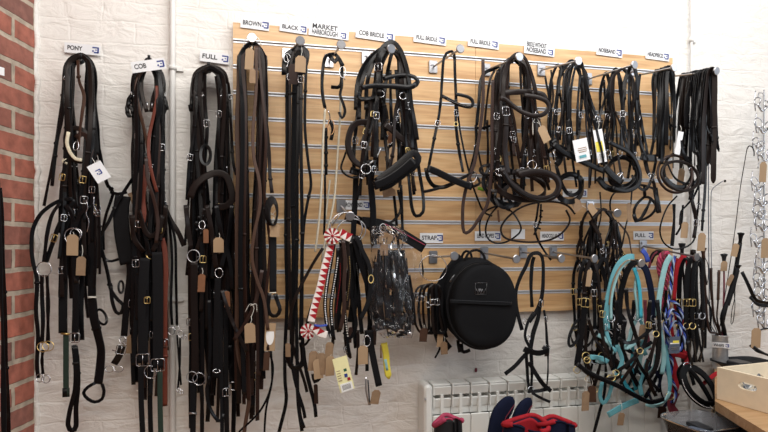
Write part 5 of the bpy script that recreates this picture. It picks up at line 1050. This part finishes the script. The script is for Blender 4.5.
for i, (u, lb, m_) in enumerate([(684, 'black leather head collar with rounded crown right of the red strap', 'black'), (691, 'black head collar second from the right on the lower right hook', 'soft'), (697, 'outermost black head collar with steel buckle on the lower right hook', 'black')]):
    dd = .2 + .03 * i; T('head_collar', lb, 'head collar', 'black head collars on the lower right hook', (u, 258, dd))
    S('crown_strap', f'{u-5},330 {u-5},300 {u-4},275 {u-1},261 {u+2},258 {u+5},264 {u+5},285 {u+6},310 {u+5},330', 22, m_, t=7, wob=0, phi=12, bk=(.2,), bm='brass'); S('cheek_strap', f'{u-5},328 {u-3},345 {u-1},362', 18, m_, t=5); S('cheek_strap', f'{u+5},328 {u+6},345 {u+2},362', 16, m_, t=5, d=dd - .03); R('ring', u - 4.5, 326, 13, 'brass'); R('ring', u + 5, 316, 13, 'steel')
T('noseband', 'black padded noseband with a row of diamante studs, tilted over the counter', 'noseband', None, (696, 366, .28))
L('band', 699, 386, 22, 11, 30, 'bag', d=.29, dr=.035, rot=52, t=9, mode='f', phi=20, wob=0); S('front_pad', '682,372 686,386 694,397 704,404 713,405', 34, 'bag', t=9, d=.3, phi=0, wob=0); beads('681,378 685,389 693,399 703,406 712,408', 2.2, 'diamante', .326, 'stud_row', 2.3); S('padding', '688,368 697,378 705,390 711,401', 20, 'soft', t=14, d=.29); S('side_strap', '688,340 690,355 692,366', 18, 'black'); S('side_strap', '684,362 678,372 680,384', 15, 'black'); R('ring', 687, 366, 15); G(713.5, 411, 12, 6, -52, 'card', frm=(710, 406), d=.3)
solo('red_ribbon', 'short red webbing tab sticking out above the light wooden box', 'strap', None, '702,385 708,380 714,375 718,373', 22, 'red', .24, phi=0, wob=0)
T('price_label', 'small brown tag hanging among the light blue straps', 'tag', None, (642, 330, .24)); G(642, 332, 6.5, 15, 5, 'fawn', frm=(642, 320)); G(662, 412, 9, 12, 0, 'havana', d=.15, frm=(662, 400))
fan(5, 'spare_strap', 'black strap end hanging between the black head collars and the whips', 'strap', 'strap ends beside the whips', (697, 262), 7, 280, (320, 362), (690, 712), (9, 14), ('black', 'soft'), (.1, .17), 71)
T('head_collar', 'black leather head collar with brass rings crossing over the light blue webbing', 'head collar', 'dark head collars on the lower right hooks', (640, 300, .27))
S('cheek_strap', '626,288 628,310 634,330 640,350', 18, 'black'); S('cheek_strap', '650,300 648,325 644,345 630,362 616,372', 17, 'black', bk=(.3,), bm='brass'); S('cheek_strap', '656,336 652,352 646,368 650,384 656,396', 17, 'dark', kp=(.4,)); S('noseband', '618,338 628,343 640,338 652,328', 16, 'black'); S('throat_strap', '634,352 640,366 650,380 660,392', 16, 'black'); R('ring', 640, 351, 12, 'brass'); R('ring', 656, 334, 12, 'brass'); R('ring', 616, 373, 12, 'brass'); S('throat_strap', '596,340 604,352 606,372', 15, 'black'); S('throat_strap', '588,318 594,336 602,350 610,356', 15, 'dark')
T('head_collar', 'maroon-edged dark head collar glimpsed between the light blue and red straps', 'head collar', 'dark head collars on the lower right hooks', (650, 300, .16))
S('cheek_strap', '645,300 646,325 650,350', 17, 'maroon'); S('cheek_strap', '668,300 672,330 676,350', 17, 'red'); S('noseband', '622,320 624,345 620,372', 18, 'black'); S('noseband', '634,300 632,330 628,352', 18, 'black'); S('strap', '662,340 664,362 660,384 664,402', 18, 'black'); S('strap', '648,392 654,404 662,408 668,402', 14, 'navy')
T('webbing_bunch', 'tangle of black straps behind the light blue head collars', 'strap', None, (635, 330, .12)); [S('strap', p, 20, 'soft', d=.1 + .01 * i) for i, p in enumerate(['610,300 620,340 632,370 640,385', '650,300 645,340 636,370 626,390', '600,310 606,345 622,365 640,372', '655,340 650,365 640,385 625,392', '668,320 666,350 655,380 645,398', '680,330 684,360 680,385', '690,335 688,360 694,385', '612,340 616,365 628,392', '600,262 612,300 626,322'])]

# =====================  RIGHT: chrome bits on the wall  =====================
def bit(label, u, v, d, r1, r2, gap=9, rot=0, m='chrome', kind='loose ring'):
    T('snaffle_bit', label, 'bit', 'chrome bits on the right wall', (u, v, d))
    R('bit_ring', u - gap * .5, v + 1, r1, m, th=2.6, sx=.75, rot=rot); R('bit_ring', u + gap * .5, v + 4, r2, m, th=2.6, sx=.6, rot=-rot, d=d + .04)
    W('mouthpiece', f'{u-gap*.5},{v+4} {u-1},{v+10} {u},{v+11} {u+2},{v+10} {u+gap*.5},{v+6}', 5, m, d=d + .02); W('cheek', f'{u-gap*.5-2},{v-9} {u-gap*.5-3},{v} {u-gap*.5-2},{v+11}', 2.8, m)
for i, (u, v, lb) in enumerate([(759, 140, 'chrome bit leaning out left of the upper rail'), (758, 180, 'small chrome bit left of the upper brown tag'), (760, 208, 'chrome bit with overlapping rings midway down the right edge'), (757, 236, 'chrome bit low on the left of the halfway card tag'), (760, 276, 'chrome bit partly behind the black strap loop'), (759, 306, 'small chrome bit over the stirrup iron')]):
    bit(lb, u, v, .06, 17 + i % 3 * 3, 15 + i % 2 * 4, rot=35 * (-1) ** i, gap=7)
T('bit_rail', 'steel rail with hooks high on the right wall carrying the chrome bits', 'hook', None, (764, 95, .02)); W('rail', '764,90 764,200 764,330', 4, 'steel', d=.02); [W('hook_wire', f'764,{y},.02 762,{y-2},.06 759,{y-2},.10 758,{y+3},.11', 2.4, 'steel') for y in (95, 130, 165, 200, 250, 300)]
for i, (u, v, a, b) in enumerate([(762, 100, 18, 16), (763, 122, 24, 20), (765, 150, 22, 20), (762, 195, 20, 24), (763, 220, 26, 22), (763, 262, 24, 24), (762, 290, 22, 26), (765, 318, 20, 20)]):
    bit(['topmost chrome bit on the right wall', 'chrome bit second from the top on the right wall, thick cheek', 'chrome bit above the blurred brown tag', 'chrome bit just below the upper brown tag', 'large-ring chrome bit level with the whip tops', 'chrome bit above the black strap at the right edge', 'chrome bit hanging through the black strap', 'lowest chrome bit near the counter'][i], u, v, .10 + .01 * (i % 2), a, b, rot=20 * (-1) ** i)
for u, v, lb in ((763, 172, 'brown card tag between the upper chrome bits'), (765, 248, 'brown card tag halfway down the chrome bits'), (756, 338, 'small brown card tag low beside the counter bits')):
    T('price_label', lb, 'tag', 'card tags on the bits', (u, v - 12, .14)); G(u, v, 10, 20, 0, frm=(u, v - 14))
W_ = None
T('spur_strap', 'black leather strap looping out left from the chrome bits', 'strap', None, (742, 270, .2)); S('strap', '742,272 747,282 752,293 756,300 766,303 776,303', 18, 'black', t=5, d=.16); S('strap', '750,297 757,304 768,306', 18, 'black', t=6, d=.19)
T('stirrup', 'dark stirrup iron hanging at the right edge above the wooden box', 'stirrup', None, (762, 330, .14)); W('frame', '753,346 757,334 763,329 770,330 772,345', 3.5, 'plastic'); S('tread', '752,346 760,352 772,356', 30, 'plastic', t=10, mode='y')

# =====================  WHIPS in a steel holder  =====================
CT = .930
hb = P(720, 368, .09); hb.z = CT
T('whip_holder', 'brushed steel cylinder holding whips on the counter', 'holder', None, (720, 368, .09)); Cur.org = hb; Cur.root.location = hb
mb = MB(); hh = .150; mb.lathe(hb, [(.0, 0), (.031, 0), (.0325, .004), (.0325, hh), (.034, hh + .001), (.034, hh + .004), (.031, hh + .004), (.0305, .006), (0, .006)], 32); mb.build('cylinder', 'brushed', Cur.root, Cur.org)
root_ = Cur.root; fv = V((-hb.x, -CD - hb.y, 0)).normalized(); c = hb + fv * .0352 + V((0, 0, .112)); mb = MB(); X = V((-fv.y, fv.x, 0)); Z = V((0, 0, 1)); vs = [c + X * x * .034 - fv * q + Z * z * .012 for q in (-.0006, .0006) for x, z in ((-1.0, -1), (1.1, -1), (1.1, 1), (-1.0, 1))]; mb.add(vs, [(0, 1, 2, 3), (7, 6, 5, 4), (0, 1, 5, 4), (1, 2, 6, 5), (2, 3, 7, 6), (3, 0, 4, 7)], 0, False); o = mb.build('label_card', 'paper', root_, Cur.org); put_text('WHIPS', .016, c + V((-.006, 0, 0)), X, Z, o, width=.04); logo3(c + X * .028, X, Z, .014, o)
def whip(label, pts, d, r, m, handle=None, knob=None, tag=None, loop=None, mk='black', sc=None, base=(0, 0)):
    """cane standing in the holder; pts from the bottom up"""
    T('whip', label, 'whip', 'whips standing in the steel holder', (720, 345, .09)); Cur.org = V((hb.x + base[0], hb.y + base[1], hb.z + .008)); Cur.root.location = Cur.org
    q = [Cur.org.copy(), V((Cur.org.x, Cur.org.y, hb.z + hh))] + PP(pts, d); W('cane', q, r, m, scale=sc)
    if handle: W('handle', handle[0], handle[1], handle[2], d=d)
    if knob:
        kk = PP(knob, d); ax = (kk[1] - kk[0]).normalized(); rt = V((0, 0, 1)).rotation_difference(ax).to_matrix(); ln = (kk[1] - kk[0]).length
        mb = MB(); mb.lathe(kk[0], [(.0, -.002), (.0075, 0), (.007, ln * .4), (.010, ln * .75), (.0145, ln * .93), (.014, ln), (0, ln + .003)], 16, rot=rt); mb.build('knob', mk, Cur.root, Cur.org)
    if loop: W('wrist_loop', loop, 1.6, 'black', d=d)
    if tag: G(*tag, d=d)
whip('black whip with a flared top and brown tag, leaning right, tallest handle', '724,318 732,285 738,255', .14, 7, 'black', ('733,290 737,262 740,243', 9, 'black'), '740,244 741,233', (735, 250, 6.5, 13, 12, 'card'), sc=lambda x: .6 + .5 * x, base=(.012, 0))
whip('thick black whip leaning right with long dangling wrist loop', '722,318 728,300 733,285 737,268', .17, 9, 'soft', ('727,305 733,285 737,270', 11, 'soft'), '737,272 738,265', (730, 280, 5, 12, 25, 'fawn'), '736,270 735,278 734,290 735,305 733,322 731,323 732,310 735,296 734,285', base=(.016, -.01))
whip('slender dressage whip rising to a small crook top right', '721,320 729,270 735,230 740,190 745,160 747,149', .11, 1.8, 'black', base=(.005, .01)); W('crook', '747,149 749,146 752,147 754,151 754,156', 2.4, 'black', d=.11)
whip('grey lunge whip rising straight then bending right to a small bead', '713,320 712,290 711,240 711,200 712,190 717,185 723,181', .10, 1.7, 'slate', base=(-.014, .0)); mb = MB(); mb.lathe(P(725, 181, .1), [(0, -.006), (.005, -.004), (.005, .003), (0, .006)], 10); mb.build('bead', 'black', Cur.root, Cur.org)
whip('thin dark cane just left of the bending lunge whip, tallest and straight', '710,320 709,270 708.5,200 708.5,130', .06, 2.2, 'slate', base=(-.018, .006))
whip('dark red whip with a flared black cap and a brown tag', '723,318 724,290 724,268', .12, 3.6, 'maroon', None, '724,266 724,254', (724, 266, 7, 10, 0, 'card'), mk='plastic', base=(.004, -.01))
whip('brown ribbed whip handle with a rounded top', '717,318 718,300 718,272', .12, 3.5, 'havana', ('718,300 718.5,285 719,270', 6, 'brown'), base=(-.004, -.008))
whip('dark brown whip handle leaning left of the ribbed one', '714,318 712,295 711,270', .11, 5, 'havana', ('712,300 711,285 711,268', 6, 'havana'), base=(-.010, -.01))
whip('whip with a steel-blue grip on the left of the holder', '709,330 705,305 702,280', .13, 5, 'slate', ('706,312 703,295 702,278', 6.5, 'slate'), base=(-.02, -.008))
whip('brown capped whip with a cord loop leaning furthest left', '709,330 706,300 704,262', .15, 4.5, 'havana', ('706,285 704,270 703.5,256', 6.5, 'dark'), '703.5,258 703,248', None, '704,256 708,265 708,280 706,285 704,275 705,262', mk='brown', base=(-.022, -.014))
T('whip', 'short whip with a flared black cap standing behind the black head collars', 'whip', None, (682, 260, .12)); W('cane', '687,345 685,300 682,256', 4.5, 'black'); kk = PP('682,256 680.5,241', .12)
mb = MB(); mb.lathe(kk[0], [(0, -.002), (.007, 0), (.008, .03), (.0145, .052), (.014, .056), (0, .058)], 16); mb.build('knob', 'plastic', Cur.root, Cur.org)
T('whip', 'short whip with a dark wooden cap beside the outer black head collar', 'whip', None, (693, 260, .13)); W('cane', '698,345 695,300 693,258', 4.5, 'black'); kk = PP('693,258 692,248', .13)
mb = MB(); mb.lathe(kk[0], [(0, -.002), (.008, 0), (.012, .02), (.011, .035), (0, .038)], 16); mb.build('knob', 'dark', Cur.root, Cur.org)

# =====================  COUNTER, BOX, TRAYS, BOOTS  =====================
def onz(u, v, z):
    """the point at height z seen at (u, v)"""
    s = (CZ - z) * F / (v - HV); t = (u - 384) / F
    return V((s * (sa + t * ca), -CD + s * (ca - t * sa), z))
a = onz(715, 401, CT); b = onz(768, 433, CT); e0 = a + (a - b).normalized() * max(0, (a.y + .02) / ((a - b).normalized().y) * -1)
dirn = (a - b).normalized(); e1 = b - dirn * .5; e0 = P(714.5, 300, .012)
T('shop_counter', 'oak-topped shop counter running along the right side', 'counter', None, (740, 400, .3)); Cur.org = V((e0.x + .4, -.5, 0)); Cur.root.location = Cur.org
def slab(name, z0, z1, ins, m, par):
    mb = MB(); p = [V((e0.x + ins, e0.y, 0)), V((a.x + ins, a.y + ins, 0)), V((e1.x + ins, e1.y, 0)), V((e1.x + 1.3, e1.y, 0)), V((e0.x + 1.6, e0.y, 0))]
    vs = [q + V((0, 0, z)) for z in (z0, z1) for q in p]; mb.add(vs, [(0, 1, 2, 3, 4), (9, 8, 7, 6, 5)] + [(i, 5 + i, 5 + (i + 1) % 5, (i + 1) % 5) for i in range(5)], 0, False); return mb.build(name, m, par, Cur.org)
slab('worktop', CT - .034, CT, 0, 'counter', Cur.root); slab('cabinet_body', 0, CT - .034, .05, 'plastic', Cur.root)
# plywood box
A0 = onz(717, 403, CT); u_ = V((0, -1, 0)); 
X = V((1, 0, 0)); Ln = .33; Wd = .42; Hh = .115; th = .012; A0 = V((A0.x, A0.y + .16, CT))
A0 = onz(717, 399, CT); 
T('wooden_box', 'pale plywood box with an oval hand hole on the counter', 'box', None, (740, 395, .4)); 
ang = math.radians(-10); dy = V((math.sin(math.radians(8)), -math.cos(math.radians(8)), 0)); dx = V((dy.y * -1, dy.x, 0)); Cur.org = A0 + dx * .2 + dy * .2; Cur.root.location = Cur.org
def board(name, o, du, dv, w, h, th_, m='ply', hole=None):
    n = du.cross(dv).normalized(); mb = MB()
    if not hole:
        vs = [o + du * x + dv * z + n * q for q in (0, th_) for x, z in ((0, 0), (w, 0), (w, h), (0, h))]; mb.add(vs, [(3, 2, 1, 0), (4, 5, 6, 7), (0, 1, 5, 4), (1, 2, 6, 5), (2, 3, 7, 6), (3, 0, 4, 7)], 0, False)
    else:
        cx, cz, rx_, rz_ = hole; N_ = 32; vs = []
        for q in (0, th_):
            for i in range(N_):
                a_ = 6.2832 * i / N_; vs.append(o + du * (cx + rx_ * math.copysign(abs(math.cos(a_)) ** .6, math.cos(a_))) + dv * (cz + rz_ * math.sin(a_)) + n * q)
            for i in range(N_):
                a_ = 6.2832 * i / N_; ca2, sa2 = math.cos(a_), math.sin(a_); k = max(abs(ca2), abs(sa2)); px, pz = ca2 / k, sa2 / k
                vs.append(o + du * (cx + (px * (w - cx) if px > 0 else px * cx)) + dv * (cz + (pz * (h - cz) if pz > 0 else pz * cz)) + n * q)
        def I(q, s_, i): return q * 2 * N_ + s_ * N_ + i % N_
        fs = []
        for i in range(N_):
            fs += [(I(0, 0, i), I(0, 1, i), I(0, 1, i + 1), I(0, 0, i + 1)), (I(1, 0, i + 1), I(1, 1, i + 1), I(1, 1, i), I(1, 0, i)), (I(0, 0, i + 1), I(1, 0, i + 1), I(1, 0, i), I(0, 0, i)), (I(0, 1, i), I(1, 1, i), I(1, 1, i + 1), I(0, 1, i + 1))]
        mb.add(vs, fs, 0, False)
    return mb.build(name, m, Cur.root, Cur.org)
Zv = V((0, 0, 1)); bl = .235
board('side_panel', A0 + Zv * .001, dy, Zv, bl, Hh, -th, hole=(.115, .072, .034, .013))
board('side_panel', A0 + Zv * .001 + dx * .30, dy, Zv, bl, Hh, -th)
board('end_panel', A0 + dx * th + Zv * .001, dx, Zv, .29, Hh, th); board('end_panel', A0 + dy * (bl - th) + dx * th + Zv * .001, dx, Zv, .29, Hh, -th); board('bottom_panel', A0 + dx * th + Zv * .002, dy, dx, bl, .29, -.006)
T('paper_insert', 'sheet of white wrapping lying inside the plywood box', 'paper', None, (750, 385, .45)); Cur.org = A0 + dx * .12 + dy * .2 + Zv * .02; Cur.root.location = Cur.org
mb = MB(); nn = 10; vs = [A0 + dx * (.03 + .24 * i / nn) + dy * (.03 + .17 * j / nn) + Zv * (.055 + .02 * math.sin(i * 1.3 + j) + .012 * math.cos(j * 2.1)) for j in range(nn + 1) for i in range(nn + 1)]
mb.add(vs, [(j * (nn + 1) + i, j * (nn + 1) + i + 1, (j + 1) * (nn + 1) + i + 1, (j + 1) * (nn + 1) + i) for j in range(nn) for i in range(nn)]); mb.build('sheet', 'film', Cur.root, Cur.org); board('filling', A0 + dx * .02 + dy * .015 + Zv * .009, dy, dx, .20, .26, -.025, 'slate')
def tray(name, label, c, w, l, h, m, ang=0, cat='tray', rim=.008, taper=.82):
    T(name, label, cat, None, (700, 400, .3)); Cur.org = c; Cur.root.location = c; mb = MB(); n = 40; prof = [(taper * .0, 0), (taper * .9, 0), (taper, .012), (1.0, h), (1.03, h + .002), (1.03, h - .006), (.99, h - .004), (taper * .97, .014), (.0, .008)]
    Rm = Matrix.Rotation(ang, 3, 'Z'); vs = []
    for k, z in prof:
        for i in range(n):
            a_ = 6.2832 * i / n; e = .42; vs.append(c + Rm @ V((math.copysign(abs(math.cos(a_)) ** e, math.cos(a_)) * w / 2 * k, math.copysign(abs(math.sin(a_)) ** e, math.sin(a_)) * l / 2 * k, z)))
    mb.add(vs, [(j * n + i, j * n + (i + 1) % n, (j + 1) * n + (i + 1) % n, (j + 1) * n + i) for j in range(len(prof) - 1) for i in range(n)]); return mb.build('shell', m, Cur.root, Cur.org)
c = onz(747, 372, CT); c.z = CT; tray('plastic_tray', 'black moulded plastic tray between the steel holder and the plywood box', V((c.x + .02, -.13, CT)), .24, .16, .04, 'plastic')
mb = MB(); mb.box(V((c.x - .02, -.15, CT + .035)), (.08, .09, .02), bev=.01); mb.build('grip', 'plastic', Cur.root, Cur.org)
SH = .62
cb = onz(701, 420, .88); base = V((cb.x, cb.y, .80))
T('display_stool', 'low dark wooden stool carrying the clear plastic tub', 'stool', None, (700, 420, .4)); Cur.org = V((base.x, base.y, 0)); Cur.root.location = Cur.org
mb = MB(); mb.box(V((base.x, base.y, .785)), (.20, .22, .03), bev=.006); mb.build('stool_seat', 'dark', Cur.root, Cur.org)
for sx in (-1, 1):
    for sy in (-1, 1): mb = MB(); mb.box(V((base.x + sx * .075, base.y + sy * .08, .385)), (.03, .03, .77)); mb.build('stool_leg', 'dark', Cur.root, Cur.org)
tray('plastic_tub', 'clear plastic tub with dark red packets at the bottom of the picture', base, .205, .20, .08, 'tub', .1, 'tub')
for i, (x, y, m_) in enumerate([(-.03, .02, 'maroon'), (.03, -.03, 'maroon'), (.0, -.04, 'slate'), (.03, .04, 'plastic'), (-.03, -.03, 'slate')]):
    q = base + V((x, y, .018 + .008 * i)); mb = MB(); mb.box(q, (.085, .045, .014), bev=.004, mat=Matrix.Rotation(.5 * i, 3, 'Z')); o = mb.build('packet', m_, None, q); tagp(o, ['maroon packet at the left inside the clear tub', 'maroon packet at the front right inside the clear tub', 'grey packet lying in the middle of the clear tub', 'black packet at the back right inside the clear tub', 'grey packet at the left end inside the clear tub'][i], 'packet', 'packets in the clear tub')
# boots on a bench below the radiator top
bz = .70
bc0 = P(510, 430, .30)
T('bench', 'low wooden bench in front of the radiator carrying the navy and red boots', 'bench', None, (500, 440, .3)); Cur.org = V((bc0.x, -.31, 0)); Cur.root.location = Cur.org
mb = MB(); mb.box(V((bc0.x, -.31, bz - .015)), (.95, .26, .03), bev=.005); mb.build('bench_top', 'counter', Cur.root, Cur.org)
for sx in (-1, 1):
    for sy in (-1, 1): mb = MB(); mb.box(V((bc0.x + sx * .42, -.31 + sy * .09, (bz - .03) / 2)), (.045, .045, bz - .03)); mb.build('bench_leg', 'counter', Cur.root, Cur.org)
def boot(label, u, v, d, w, h, th_, m, pipe_m, lean=0, yaw=0, inner=None, curl=1.0, straps=True):
    """padded boot wrapped open like a curled shell, standing on the bench"""
    T('travel_boot', label, 'boot', 'padded horse boots on the bench', (u, v, d)); top = P(u, v, d); c = V((top.x, top.y, bz)); Cur.org = c; Cur.root.location = c; H_ = top.z - bz
    nu, nv = 22, 12; k = mpp(u, d); R_ = w * k / 2; mb = MB(); mo = []; mi_ = []; vs = []
    for side in (0, 1):
        for j in range(nv + 1):
            z = j / nv
            for i in range(nu + 1):
                x = i / nu; a_ = math.radians(yaw) + math.pi * (1.5 + (x - .5) * 1.55 * curl); rr = R_ * (1 - .1 * z) - side * th_
                lob = 1 - .16 * abs(math.sin(x * math.pi * 2 + .4)) * (z ** 3) + .05 * math.sin(x * 5 + u)
                hz = H_ * z * lob
                vs.append(c + V((rr * math.cos(a_) + lean * z * .05, rr * math.sin(a_) * .62, hz)))
                if j == nv and side == 0: mo.append(vs[-1])
    o_ = (nu + 1) * (nv + 1); fs = []; mi = []
    for s_ in range(2):
        for j in range(nv):
            for i in range(nu):
                a_ = s_ * o_ + j * (nu + 1) + i; f = (a_, a_ + 1, a_ + nu + 2, a_ + nu + 1); fs.append(f if s_ == 0 else f[::-1])
    for i in range(nu): a_ = nv * (nu + 1) + i; fs.append((a_, a_ + 1, o_ + a_ + 1, o_ + a_)); fs.append((i, o_ + i, o_ + i + 1, i + 1))
    for j in range(nv):
        for e in (0, nu): a_ = j * (nu + 1) + e; b_ = a_ + nu + 1; fs.append((a_, b_, o_ + b_, o_ + a_) if e == nu else (a_, o_ + a_, o_ + b_, b_))
    nf = nv * nu; mb.add(vs, fs); mb.mi = [0] * nf + [1] * nf + [0] * (len(fs) - 2 * nf); mb.build('padded_shell', [m, inner or m], Cur.root, Cur.org)
    if not straps:
        ps = smooth([p + V((0, 0, .004)) for p in mo[2:-2]], .01); mb = MB(); mb.sweep(ps, circ(.009, 8), frames(ps)); mb.build('fleece_rim', 'pink' if pipe_m == 'pink' else (inner or m), Cur.root, Cur.org)
    ps = smooth([p + V((0, 0, .001)) for p in mo], .01); mb = MB(); mb.sweep(ps, circ(.0035, 6), frames(ps)); mb.build('piping', pipe_m, Cur.root, Cur.org)
    for z in ((.35,) if straps else ()): q = [vs[int(z * nv) * (nu + 1) + i] + V((0, -.003, 0)) for i in range(4, nu - 3)]; mb = MB(); q = smooth(q, .01); mb.sweep(q, secr(.02, .004), frames(q, 'z')); mb.build('fastening_strap', m, Cur.root, Cur.org)
def lobe(label, pts, w, d):
    """thick quilted pad with a rounded top, standing on the bench"""
    Cur.d = d; q = PP(pts, d); b = V((q[0].x, q[0].y, bz)); T('travel_boot', label, 'boot', 'padded horse boots on the bench', (500, 420, d)); Cur.org = b; Cur.root.location = b
    ps = smooth([b] + q[1:], .006); fr = frames(ps, 'f', -18); mb = MB()
    mb.sweep(ps, [(w / 2000 * math.copysign(abs(math.cos(a)) ** .8, math.cos(a)), .016 * math.sin(a)) for a in [k * .3927 for k in range(16)]], fr, scale=lambda x: math.sqrt(max(.002, 1 - max(0, (x - .70) / .30) ** 2))); mb.build('padded_shell', 'navy', Cur.root, Cur.org)
    c = [p + f[0] * w / 8000 * 1.2 + f[1] * .0165 for p, f in zip(ps, fr)][: int(len(ps) * .93)]; mb = MB(); mb.sweep(c, circ(.0018, 6), frames(c)); mb.build('piping', 'maroon', Cur.root, Cur.org)
lobe('tall navy padded boot with thin red piping, left peak of the pair', '494,445 499,420 505,408 513,397', 90, .26)
lobe('tall navy padded boot with thin red piping, right peak of the pair', '515,445 519,420 524,408 531,398', 72, .24)
boot('navy boot with bright red fleece lining, front centre of the bench', 526, 421, .37, 52, 0, .026, 'navy', 'navy', 0, 165, 'red', 1.25, False)
boot('navy boot with bright red fleece lining, on the right of the bench', 556, 419, .35, 44, 0, .026, 'navy', 'navy', 0, 195, 'red', 1.25, False)
boot('black boot with a pink-red rim at the left end of the bench', 448, 416, .32, 32, 0, .018, 'plastic', 'pink', 0, 200, 'plastic', 1.2, False)
